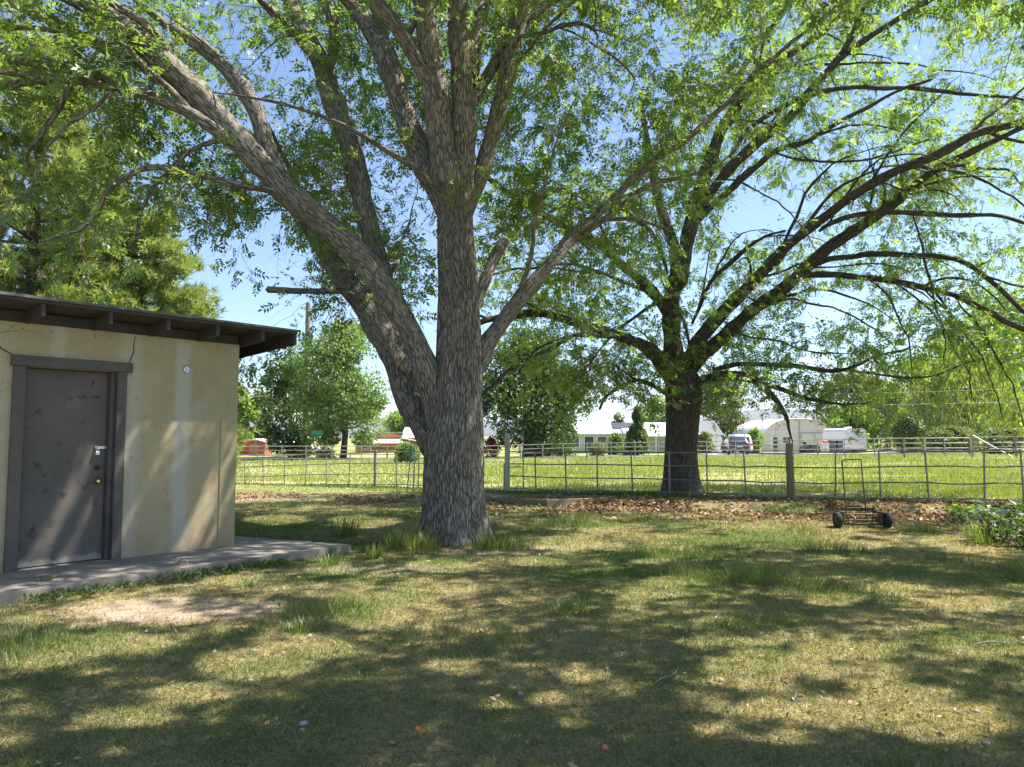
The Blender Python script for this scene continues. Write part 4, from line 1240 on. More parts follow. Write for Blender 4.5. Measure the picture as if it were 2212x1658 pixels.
mb = MB()
mb.box(-4.6, D0, 0, .16, .0, ZT); mb.box(D1, 0, 0, .16, .0, ZT); mb.box(D0, D1, 0, .16, 2.24, ZT)
mb.box(-.16, 0, .16, 3.3, .0, 2.46); mb.box(-4.6, -4.44, .16, 3.3, 0, 2.46); mb.box(-4.44, -.16, 3.14, 3.3, 0, 2.46)
mb.box(D0, D1, .155, .2, 0.0, .10)
mb.build('wall', M['stucco'], SH)
MB().box(-4.44, -.16, .18, .2, 0, 2.5).build('interior_lining', M['eave'], SH)
MB().box(-.235, -.175, -.014, .004, .10, 1.74, bev=.005).build('wall_batten', M['stucco'], SH)
# roof: slopes down to the back
sl = math.tan(R(3.6))
RM = Matrix(((1, 0, 0, 0), (0, 1, 0, 0), (0, -sl, 1, 2.868), (0, 0, 0, 1)))
MB().box(-5.1, .57, -.47, 3.75, -.035, .0, M=RM).build('roof_deck', M['eave'], SH)
MB().box(-5.12, .59, -.485, 3.77, .003, .018, M=RM).build('roofing_sheet', M['roofing'], SH)
MB().box(-5.12, .60, -.50, -.486, -.006, .022, M=RM).build('drip_edge', M['roofing'], SH)
first = None
for i, x in enumerate([-2.46, -4.3, -3.7, -3.08, -1.80, -1.16, -.55, .07]):
    if first is None:
        r_ = MB(); r_.prism([(-.445, -.038), (3.6, -.038), (3.6, -.175), (-.40, -.175), (-.445, -.165)], 'x', -.02, .02, M=RM)
        first = r_.build('rafter', M['eave'], SH); first.location = (x, 0, 0)
    else:
        c = first.copy(); col.objects.link(c); c.parent = SH; c.location = (x, 0, 0)
MB().prism([(-.455, -.038), (3.7, -.038), (3.7, -.185), (-.455, -.175)], 'x', .53, .568, M=RM).build('barge_board', M['eave'], SH)
MB().box(-4.6, -.002, .01, .05, ZT + .002, 2.82).build('blocking_board', M['eave'], SH)
MB().box(-.04, -.003, .05, 3.28, 2.464, 2.62).build('blocking_board', M['eave'], SH)
# door frame
MB().box(-2.575, D0, -.035, .10, .10, 2.24, bev=.004).build('door_jamb', M['brownpaint'], SH)
MB().box(D1, -1.425, -.035, .10, .10, 2.24, bev=.004).build('door_jamb', M['brownpaint'], SH)
MB().box(D1 - .045, D1 - .001, .03, .155, .10, 2.238, bev=.003).build('door_stop', M['brownpaint'], SH)
MB().box(-2.60, -1.37, -.045, .10, 2.242, 2.355, bev=.004).build('door_header', M['brownpaint'], SH)
door = MB().box(D0 + .005, D1 - .05, .105, .145, .0, 2.12, bev=.003).build('door', M['door'], SH, loc=(0, 0, .112))
kn = MB()
kn.tube([(0, .0, 0), (0, -.02, 0), (0, -.035, 0), (0, -.05, 0), (0, -.068, 0), (0, -.075, 0)], [.032, .03, .012, .026, .028, .014], 16)
kn.build('door_knob', M['brass'], door, loc=(D1 - .14, .104, .88))
hs = MB(); hs.box(-.05, .075, -.012, -.001, -.018, .018, bev=.002); hs.tube([(-.03, -.012, 0), (-.03, -.035, 0)], .008, 8)
hs.tube([(-.03, -.03, .0), (-.045, -.034, -.03), (-.03, -.034, -.05), (-.015, -.034, -.03), (-.03, -.03, 0)], .005, 6); hs.box(-.052, -.008, -.045, -.022, -.085, -.045, bev=.004)
hs.build('hasp', M['steel'], door, loc=(D1 - .12, .104, 1.26))
MB().tube([(0, 0, 0), (0, -.004, 0)], [.032, .03], 16).build('keyhole_plate', M['black'], door, loc=(D1 - .135, .1035, 1.03))
# vent pipe stub in the wall
pv_ = MB(); P_ = [(math.cos(a) * .045, 0, math.sin(a) * .045) for a in np.linspace(0, 2 * math.pi, 17)]
pv_.tube([(x, -.012, z) for x, y, z in P_], .009, 6, caps=False); pv_.tube([(0, .0, 0), (0, -.006, 0)], .038, 12)
pv_.build('vent_pipe', M['steel'], SH, loc=(-.70, .0, 2.33))
MB().box(-.012, .018, -.018, -.006, -.02, .022).build('vent_flap', M['white'], SH, loc=(-.70, 0, 2.33))


def crack(pts, w=.006):
    m = MB()
    for (x0, z0), (x1, z1) in zip(pts[:-1], pts[1:]):
        d = Vector((x1 - x0, 0, z1 - z0)); L = d.length; a = math.atan2(d.z, d.x)
        T = Matrix.Translation(((x0 + x1) / 2, 0, (z0 + z1) / 2)) @ Matrix.Rotation(-a, 4, 'Y')
        m.box(-L / 2 - w * .3, L / 2 + w * .3, -.0025, .004, -w * random.uniform(.25, .5), w * random.uniform(.25, .5), M=T)
    return m.build('crack', M['black'], SH)


crack([(-1.40, 2.36), (-1.375, 2.43), (-1.35, 2.50), (-1.355, 2.58), (-1.34, 2.68)], .012)
crack([(-2.60, 2.36), (-2.70, 2.42), (-2.74, 2.46)], .02)
crack([(-2.74, 2.46), (-2.745, 2.54), (-2.76, 2.62), (-2.77, 2.69)], .014)
crack([(-2.74, 2.56), (-2.6, 2.6), (-2.45, 2.62), (-2.3, 2.6)], .004)
for k in range(5): MB().tube([(0, 0, 0), (0, -.003, 0)], .007, 8).build('nail_hole', M['black'], SH, loc=([-2.6, -2.5, -2.22, -1.78, -1.62][k], .0, [2.645, 2.64, 2.64, 2.63, 2.63][k]))
for x, z in [(-1.3, 1.95), (-1.33, 1.25), (-.2, .7), (-.12, .45), (-.14, 1.9), (-.9, .8)]: MB().tube([(0, 0, 0), (0, -.003, 0)], .007, 8).build('nail_hole', M['black'], SH, loc=(x, 0, z))

# concrete pad
sw = lambda x, y: Vector((-3.6, 9.72, 0)) + u * x + Vector((-u.y, u.x, 0)) * y
tip = Vector((-2.09, 9.74, 0))
poly = [tip, Vector((-3.90, 10.56, 0)), sw(-.3, .6), sw(-4.9, .6), tip - u * 6.3]
bm = bmesh.new()
vs = [bm.verts.new((p.x, p.y, .10)) for p in poly]; f = bm.faces.new(vs)
r_ = bmesh.ops.extrude_face_region(bm, geom=[f]); 
for v in [g for g in r_['geom'] if isinstance(g, bmesh.types.BMVert)]: v.co.z = -.15
bmesh.ops.recalc_face_normals(bm, faces=bm.faces[:])
bmesh.ops.bevel(bm, geom=[e for e in bm.edges if e.verts[0].co.z > 0 and e.verts[1].co.z > 0], offset=.012, segments=2, affect='EDGES')
me = bpy.data.meshes.new('concrete_pad'); bm.to_mesh(me); bm.free()
tag(link('concrete_pad', me, M['concrete']), 'grey concrete walk along the foot of the stucco shed', kind='structure')
for px, py, z in [(397, 1184, .10), (494, 1172, .10), (394, 1221, .10)]:
    p = gpt(px, py, z)
    m = MB(); m.tube([(-.045, 0, 0), (-.045, 0, .03), (-.02, 0, .055), (.02, 0, .055), (.045, 0, .03), (.047, 0, 0)], .008, 6)
    lab = {397: 'small rusty iron loop in the concrete at the foot of the wall near the middle', 494: 'small rusty iron loop in the concrete at the wall near the shed corner', 394: 'small rusty iron loop at the outer edge of the concrete walk'}[px]
    tag(m.build('iron_loop', M['rust'], loc=p, rot=(0, 0, .3)), lab, 'iron loop', 'iron loops in the concrete')

# ------------------------------------------------------------------ near pipe fence
FL = [(-16, 30, -.40), (-9.6, 25.9, -.28), (-4.12, 22.5, -.01), (-.12, 19.65, .07), (4.3, 17.55, .10), (6.04, 16.3, .11), (8.41, 15.1, .18), (9.95, 14.4, .20), (15, 12.2, .24)]


def f_at(px):
    """point of the fence line seen at column px"""
    for a, b in zip(FL[:-1], FL[1:]):
        k = (px - 1106) / 1600.0 / cp
        # x = k*y (ray) -- small pitch term ignored
        ga = a[0] - k * a[1]; gb = b[0] - k * b[1]
        if ga <= 0 <= gb:
            t = -ga / (gb - ga)
            return Vector((a[0] + (b[0] - a[0]) * t, a[1] + (b[1] - a[1]) * t, a[2] + (b[2] - a[2]) * t))
    a = FL[-1]; return Vector(a)


fence = empty('pipe_fence', f_at(1701), 0, 'rusty four-rail pipe fence running across behind the lawn', 'fence')
fo = Vector(fence.location)
for h in (1.03, .71, .38, .06):
    for (i0, i1) in ((0, 3), (3, 9)):
        pts = []
        seg = FL[i0:i1 + 1]
        for a, b in zip(seg[:-1], seg[1:]):
            for t in (0, .25, .5, .75):
                if i0 == 0 and b is seg[-1] and t > .6: continue
                p = Vector(a).lerp(Vector(b), t); p.z += h + random.uniform(-.022, .022); pts.append(p - fo)
        if i0 == 3:
            p = Vector(seg[-1]); p.z += h; pts.append(p - fo)
        MB().tube(pts, .018 if h > 1 else .016, 7).build('rail', M['rust'], fence)
for px in (534, 574, 620, 664, 709, 757, 859, 905, 1157, 1222, 1289, 1365, 1443, 1524, 1607, 1797, 1894, 1997, 2115, 2200):
    p = f_at(px); p.z -= .12
    l = random.uniform(-.045, .045)
    MB().tube([(0, 0, 0), (l, 0, 1.16)], .019, 8).build('post', M['rust'], fence, loc=p - fo)
p = f_at(813); MB().tube([(0, 0, -.2), (0, 0, 1.1)], .05, 10).build('post', M['rust'], fence, loc=p - fo)
p = f_at(1701); m = MB(); m.tube([(0, 0, -.2), (.01, 0, .4), (0, 0, .9), (.01, 0, 1.24)], [.085, .08, .085, .078], 12)
o = m.build('post', M['wood'], fence, loc=p - fo); o['label'] = 'thick round wooden post'
MB().tube([(0, -.02, 1.2), (.0, -.02, 1.38)], .012, 6).build('rod', M['rust'], fence, loc=p - fo)
p = f_at(1096); o = MB().box(-.07, .07, -.06, .06, -.2, 1.50, bev=.008).build('post', M['wpost'], fence, loc=p - fo); o['label'] = 'square whitewashed corner post'
MB().box(-.10, -.072, -.05, .03, .0, .72, bev=.004).build('post_plank', M['wood'], fence, loc=p - fo)
MB().tube([(.0, 0, 1.47), (.40, 0, 1.46), (.42, 0, 1.44), (.42, 0, .05)], .016, 8).build('gate_frame', M['rust'], fence, loc=p - fo)
for h in (.62, .38): MB().tube([(.07, 0, h), (.42, 0, h + .01)], .013, 6).build('rung', M['rust'], fence, loc=p - fo)
# woven wire on the fence
wm = MB()
for h in (.20, .30, .48, .58, .82):
    pts = []
    for a, b in zip(FL[3:], FL[4:]):
        for t in (0, .33, .66):
            q = Vector(a).lerp(Vector(b), t); q.z += h + random.uniform(-.01, .01); q.y += .03; pts.append(q - fo)
    wm.tube(pts, .0022, 3, caps=False)
for px in range(1110, 2230, 14):
    p = f_at(px) - fo
    wm.tube([p + Vector((0, .03, .02)), p + Vector((0, .03, .9))], .002, 3, caps=False)
o = wm.build('wire_mesh', M['wire'], fence, fix=False); o['kind'] = 'stuff'

# retaining boards lying in front of the fence
bl = [((1040, 1086), (1190, 1092), 'leftmost weathered board lying beside the big tree trunk'), ((1180, 1094), (1312, 1089), 'weathered board in the leaves, second from the left'),
      ((1310, 1092), (1545, 1092), 'long weathered board in the leaves in front of the dark tree'), ((1560, 1094), (1790, 1094), 'weathered board lying left of the old cart'),
      ((1795, 1096), (2010, 1100), 'weathered board lying behind the old cart'), ((2015, 1104), (2190, 1112), 'weathered board lying beside the leafy bush at the right edge')]
for i, (a, b, lab) in enumerate(bl):
    A = gpt(*a, 0.02); B = gpt(*b, 0.02); d = B - A; L = d.length
    hgt = .10 + .02 * (i % 2)
    o = MB().box(-L / 2, L / 2, -.035, .035, -.06, hgt, bev=.01).build('board', M['board'], loc=(A + B) / 2 + Vector((0, 0, .02)), rot=(R(random.uniform(-8, 2)), R(random.uniform(-.6, .6)), math.atan2(d.y, d.x)))
    tag(o, lab, 'board', 'weathered boards edging the lawn')
A = gpt(1050, 1078, .1); B = gpt(1120, 1079, .1); d = B - A
tag(MB().box(-d.length / 2, d.length / 2, -.05, .05, -.05, .07, bev=.01).build('board', M['wood'], loc=(A + B) / 2, rot=(0, 0, .1)), 'short brown timber lying at the foot of the white corner post', 'board', 'weathered boards edging the lawn')

# leaning stakes with green rope
b0 = gpt(879, 1064, 0); t0 = at(889, 953, b0.y)
st = empty('stake', b0, 0, 'rusty leaning steel stake left of the big trunk with green rope round its top', 'stake', 'stakes beside the big trunk')
m = MB(); m.tube([(0, 0, -.15), t0 - b0], .016, 6); m.build('shaft', M['rust'], st)
b1 = gpt(893, 1062, 0); t1 = at(896, 968, b1.y)
s2 = empty('stake', b1, 0, 'shorter greenish steel stake standing next to the leaning rusty one', 'stake', 'stakes beside the big trunk')
m = MB(); m.tube([(0, 0, -.15), t1 - b1], .02, 6); m.build('shaft', M['rust'], s2)
m = MB(); c0 = at(890, 980, b0.y)
pts = []
for i in range(40):
    a = i * .75; r0 = .05 + .02 * math.sin(i * 1.7)
    pts.append(Vector((c0.x + math.cos(a) * r0 * 1.3 + .03 * math.sin(i * .4), c0.y + math.sin(a) * r0, c0.z + .15 * math.sin(i * .21) + .05 * math.cos(i))))
m.tube(pts, .009, 5)
m.tube([c0 + Vector((.05, -.03, .14)), c0 + Vector((.1, -.03, .17)), c0 + Vector((.03, -.04, .12)), c0 + Vector((-.06, -.04, -.05)), c0 + Vector((-.12, -.04, -.2)), c0 + Vector((-.13, -.03, -.34))], .012, 5)
tag(m.build('rope', M['rope']), 'green rope knotted round the tops of the two stakes', 'rope')

# ------------------------------------------------------------------ old two-wheel cart with upright frame
cb = gpt(1868, 1143, 0); cart = empty('cart', (cb.x, cb.y + .1, 0), R(-4), 'old rusty two-wheeled garden cart with upright U-shaped handle in front of the fence', 'cart')
for sx_ in (-.39, .39):
    t = MB()
    for k, (rr, ww) in enumerate(((.12, .05),)):
        prof = [(.075, -.045), (.115, -.045), (.128, -.03), (.13, 0), (.128, .03), (.115, .045), (.075, .045)]
        n = 24; vs = []; fs = []
        for i in range(n):
            a = 2 * math.pi * i / n
            for (r0, w0) in prof: vs.append((w0, math.cos(a) * r0, math.sin(a) * r0))
        q = len(prof)
        for i in range(n):
            for j in range(q): fs.append((i * q + j, i * q + (j + 1) % q, ((i + 1) % n) * q + (j + 1) % q, ((i + 1) % n) * q + j))
        t.add(vs, fs, True)
    w = t.build('wheel', M['black'], cart, loc=(sx_, -.02, .13))
    MB().tube([(-.03, 0, 0), (.03, 0, 0)], [.078, .078], 16).build('rim', M['oldrust'], w)
MB().tube([(-.36, -.02, .13), (.36, -.02, .13)], .013, 8).build('axle', M['oldrust'], cart)
MB().box(-.30, .30, -.06, -.03, .05, .085, bev=.005).build('cross_bar', M['oldrust'], cart)
MB().box(-.24, .28, .0, .03, .215, .235, bev=.003).build('cross_bar', M['wood'], cart)
MB().box(-.30, .30, .22, .26, .26, .31, bev=.004).build('back_bar', M['oldrust'], cart)
for sx_ in (-.31, .30): MB().box(sx_ - .02, sx_ + .02, -.07, .28, .08, .27, bev=.006).build('side_plate', M['oldrust'], cart)
for sx_ in (-.18, .20):
    MB().tube([(sx_ - .05, -.045, .08), (sx_ - .05, -.045, .17), (sx_, -.045, .21), (sx_ + .05, -.045, .17), (sx_ + .05, -.045, .08)], .011, 6).build('bracket', M['oldrust'], cart)
for k in range(4): MB().tube([(-.15 + k * .11, .21, .33), (-.14 + k * .11, .2, .26), (-.10 + k * .11, .2, .26)], .006, 5).build('hook', M['oldrust'], cart)
MB().tube([(-.155, .2, .1), (-.17, .25, .6), (-.175, .3, 1.09), (-.15, .3, 1.105), (.12, .3, 1.115), (.14, .3, 1.10), (.15, .25, .6), (.16, .2, .1)], .012, 8).build('handle', M['oldrust'], cart)

# ------------------------------------------------------------------ far fence
FF = [(-34, 58, -.62), (-20.5, 60, -.50), (-3, 60, -.50), (5.2, 58, -.25), (13, 56, -.12), (20, 52.5, .02), (25, 49.5, .16), (30, 48.5, .2)]


def ff_at(px):
    k = (px - 1106) / 1600.0 / cp
    for a, b in zip(FF[:-1], FF[1:]):
        ga = a[0] - k * a[1]; gb = b[0] - k * b[1]
        if ga <= 0 <= gb:
            t = -ga / (gb - ga); return Vector(a).lerp(Vector(b), t)
    return Vector(FF[-1])


ff = empty('far_fence', ff_at(1267), 0, 'long galvanised pipe fence between the pasture and the road', 'fence')
fo = Vector(ff.location)
for h in (1.2, .87, .54, .2):
    pts = [Vector(p) + Vector((0, 0, h)) - fo for p in FF]
    MB().tube(pts, .029, 6).build('rail', M['pipe'], ff)
for px in (560, 612, 664, 720, 783, 838, 900, 1076, 1125, 1172, 1216, 1267, 1319, 1370, 1420, 1524, 1586, 1643, 1700, 1762, 1820, 1884, 1948, 1992, 2035, 2092):
    p = ff_at(px); dark = px in (838, 1076, 1267, 1948)
    MB().tube([(0, 0, -.3), (0, 0, 1.26)], .07 if px in (838, 1267, 1948, 1992, 2092) else .04, 8).build('post', M['rust'] if dark else M['pipe'], ff, loc=p - fo)
yf = empty('yard_fence', (30, 48.5, .2), 0, 'sagging wire fence with brown wooden posts at the right edge', 'fence')
yp = [(30, 48.5), (32.2, 47.5), (35, 46.5), (39, 45), (44, 43.5)]
for i, (x, y) in enumerate(yp):
    MB().tube([(0, 0, -.3), (.03, 0, 1.45)], .075, 8).build('post', M['wood'], yf, loc=(x - 30, y - 48.5, gz(x, y) - .2))
for h in (.1, .4, .7, 1.0, 1.35):
    MB().tube([Vector((x - 30, y - 48.5, gz(x, y) - .2 + h)) for x, y in yp], .014, 5).build('wire', M['pipe'], yf)
MB().tube([(.1, 0, 1.35), (1.7, -1.3, .0)], .045, 7).build('brace', M['pipe'], yf)
for h in (.5, .9): MB().tube([(.8, -.5, h), (3.0, -1.4, h)], .03, 6).build('rail', M['pipe'], yf)

# ------------------------------------------------------------------ far buildings and vehicles
def windows(parent, rects, y, framec, glassm=M['glass'], depth=.06):
    """rects: (x0,x1,z0,z1) on plane y (facing -y), local coords"""
    for x0, x1, z0, z1 in rects:
        f = MB(); t = .09
        f.box(x0 - t, x0, y - depth, y + .02, z0 - t, z1 + t); f.box(x1, x1 + t, y - depth, y + .02, z0 - t, z1 + t)
        f.box(x0, x1, y - depth, y + .02, z1, z1 + t); f.box(x0, x1, y - depth, y + .02, z0 - t, z0)
        fo_ = f.build('window', framec, parent)
        MB().box(x0, x1, y - .02, y - .005, z0, z1).build('pane', glassm, fo_)


def gable_roof(parent, x0, x1, y0, y1, ze, zr, mat, over=.5, t=.12, name='roof', axis='x'):
    ym = (y0 + y1) / 2
    if axis == 'x':
        pr = [(y0 - over, ze), (ym, zr), (y1 + over, ze), (y1 + over, ze + t), (ym, zr + t), (y0 - over, ze + t)]
        return MB().prism(pr, 'x', x0 - over, x1 + over).build(name, mat, parent)
    xm = (x0 + x1) / 2
    pr = [(x0 - over, ze), (xm, zr), (x1 + over, ze), (x1 + over, ze + t), (xm, zr + t), (x0 - over, ze + t)]
    return MB().prism(pr, 'y', y0 - over, y1 + over).build(name, mat, parent)


# white ranch house
Yh = 92.0
xa, xb = at(1235, 943, Yh).x, at(1560, 943, Yh).x
zg = gz(12, Yh) - .1
zt = at(1300, 914, Yh).z - zg; ze = at(1300, 939, Yh).z - zg
WH = empty('house', (xa, Yh, zg), 0, 'low white ranch house with white metal roof behind the cypresses', 'house')
Wd = xb - xa
MB().box(0, Wd, 0, 9, 0, ze).build('wall', M['palegreen'], WH)
gable_roof(WH, 0, Wd - 3.4, 0, 9, ze, zt, M['whitemetal'])
gable_roof(WH, 6.6, 15.5, -2.2, 4, ze - .28, ze + .66, M['whitemetal'], name='porch_roof', over=.3)
MB().prism([(Wd - 3.3, ze - .1), (Wd - .1, ze - .1), (Wd - .1, ze), (Wd - 1.2, zt + .2), (Wd - 3.3, zt + .25)], 'y', -1.1, 6).build('gable_end', M['white'], WH)
MB().box(Wd - 3.3, Wd - .3, -.9, 0, 0, ze - .12).build('wall', M['white'], WH)
MB().box(Wd - .95, Wd - .45, -1.1, -.9, .0, ze - .2).build('shutter', M['white'], WH)
windows(WH, [(1.6, 2.7, .25, 2.15), (3.2, 4.3, .25, 2.15), (.1, .9, .9, 2.0), (7.4, 8.6, 1.0, 2.0), (16.4, 17.4, .9, 2.0)], -.002, M['white'])
for xx in (6.9, 10, 15): MB().tube([(xx, -2.2, 0), (xx, -2.2, ze - .3)], .08, 8).build('porch_post', M['white'], WH)
p0 = at(1326, 918, Yh + 1).x - xa; p1 = at(1368, 918, Yh + 1).x - xa
slp = (zt - ze) / 5.0
zz_ = lambda y_: ze + .12 + slp * (y_ + .5) + .05
MB().prism([(1.2, zz_(1.2)), (4.1, zz_(4.1)), (4.1, zz_(4.1) + .06), (1.2, zz_(1.2) + .06)], 'x', p0, p1 + .8).build('solar_panel', M['solar'], WH)

# arched metal hut
Yq = 96.0
hx0, hx1 = at(1641, 943, Yq).x, at(1808, 943, Yq).x
cx = (hx0 + hx1) / 2; hw = (hx1 - hx0) / 2; zq = gz(cx, Yq) - .05; hH = at(1725, 905, Yq).z - zq
HT = empty('hut', (cx, Yq, zq), 0, 'white arched metal hut with sliding door behind the gravel drive', 'hut')


def arch(scale=1.0, n=28):
    pts = []
    for i in range(n + 1):
        a = math.pi * i / n
        c, s = math.cos(a), math.sin(a)
        pts.append((-hw * scale * math.copysign(abs(c) ** .72, c), hH * scale * abs(s) ** .80 * (1 if scale == 1 else 1)))
    return pts


A = arch(); B = arch(.975)
MB().prism([(x, z) for x, z in B], 'y', .0, .25).build('front_wall', M['cream'], HT)
sh = MB(); n = len(A); rows = 40
vs = []; fs = []
for j in range(rows):
    s = 1.0 + .012 * (j % 2)
    for x, z in A: vs.append((x * s, -.35 + j * .35, z * s))
for j in range(rows - 1):
    for i in range(n - 1): fs.append((j * n + i, j * n + i + 1, (j + 1) * n + i + 1, (j + 1) * n + i))
sh.add(vs, fs, False); so = sh.build('arched_roof', M['white'], HT)
sm_ = so.modifiers.new('thick', 'SOLIDIFY'); sm_.thickness = .08
pxw = lambda px: at(px, 943, Yq).x - cx
pzw = lambda py: at(1700, py, Yq).z - zq
MB().box(-hw * .86, hw * .9, -.06, -.004, pzw(934), pzw(934) + .12).build('trim_band', M['white'], HT)
MB().box(pxw(1731), pxw(1790), -.16, -.066, .05, pzw(938)).build('sliding_door', M['cream'], HT)
MB().box(pxw(1724), pxw(1797), -.2, -.162, pzw(938) + .01, pzw(938) + .16).build('door_track', M['palegreen'], HT)
MB().box(pxw(1758), pxw(1759.5), -.19, -.165, .05, pzw(938)).build('door_seam', M['grey'], HT)
MB().box(pxw(1726), pxw(1727.3), -.12, -.01, .0, hH * .9).build('drain_pipe', M['grey'], HT)
dd = MB().box(pxw(1663), pxw(1680), -.05, -.004, 0, pzw(944)).build('doorway', M['white'], HT)
gl = MB(); x0, x1 = pxw(1668), pxw(1679)
for z0, z1 in ((.1, .55), (.65, 1.1), (1.2, 1.6), (1.75, 2.1)): gl.box(x0 + .1, x1, -.08, -.052, z0 * .95, z1 * .95)
gl.build('glazing', M['glass'], dd)
windows(HT, [(pxw(1691), pxw(1707), pzw(957), pzw(945))], -.004, M['white'])
MB().box(pxw(1698.5), pxw(1699.5), -.075, -.066, pzw(957), pzw(945)).build('window_mullion', M['white'], HT)

# box trailer
Yt = 84.0; tx0, tx1 = at(1823, 943, Yt).x, at(1875, 943, Yt).x
zt_ = gz((tx0 + tx1) / 2, Yt); tH = at(1850, 926, Yt).z - zt_
TR = empty('trailer', ((tx0 + tx1) / 2, Yt, zt_), R(8), 'white enclosed box trailer parked right of the arched hut', 'trailer')
w2 = (tx1 - tx0) / 2 * .95; zb = .55
prof = [(-w2, zb), (w2, zb), (w2, tH - .35), (w2 - .12, tH - .12), (w2 - .45, tH), (-w2 + .45, tH), (-w2 + .12, tH - .12), (-w2, tH - .35)]
MB().prism(prof, 'y', 0, 4.6).build('body', M['white'], TR)
MB().box(-w2 * .75, w2 * .75, -.03, -.002, zb + .15, tH - .3, bev=.01).build('rear_door', M['white'], TR)
MB().box(-.25, .3, 1.2, 1.8, tH + .004, tH + .2, bev=.03).build('roof_vent', M['white'], TR)
for s_ in (-1, 1):
    m = MB(); m.tube([(s_ * (w2 - .25), 2.2, .36), (s_ * (w2 - .02), 2.2, .36)], .36, 18); m.build('wheel', M['black'], TR)
    MB().box(s_ * w2 * .8 - .06, s_ * w2 * .8 + .06, -.05, -.004, zb + .02, zb + .12).build('tail_light', M['taillight'], TR)
MB().box(-w2, w2, -.1, .1, zb - .14, zb - .005).build('bumper', M['grey'], TR)
MB().tube([(0, 4.5, zb - .05), (0, 5.9, zb - .1)], .05, 6).build('tow_bar', M['grey'], TR)

sb = empty('outbuilding', (at(1820, 943, 100).x, 100, gz(40, 100)), 0, 'low brown outbuilding between the hut and the box trailer', 'outbuilding')
sbh = at(1820, 925, 100).z - gz(40, 100)
MB().box(-2.8, 2.6, 0, 4, 0, sbh - .12).build('wall', M['brick'], sb)
MB().box(-3.0, 2.8, -.3, 4.3, sbh - .118, sbh).build('roof', M['rust'], sb)


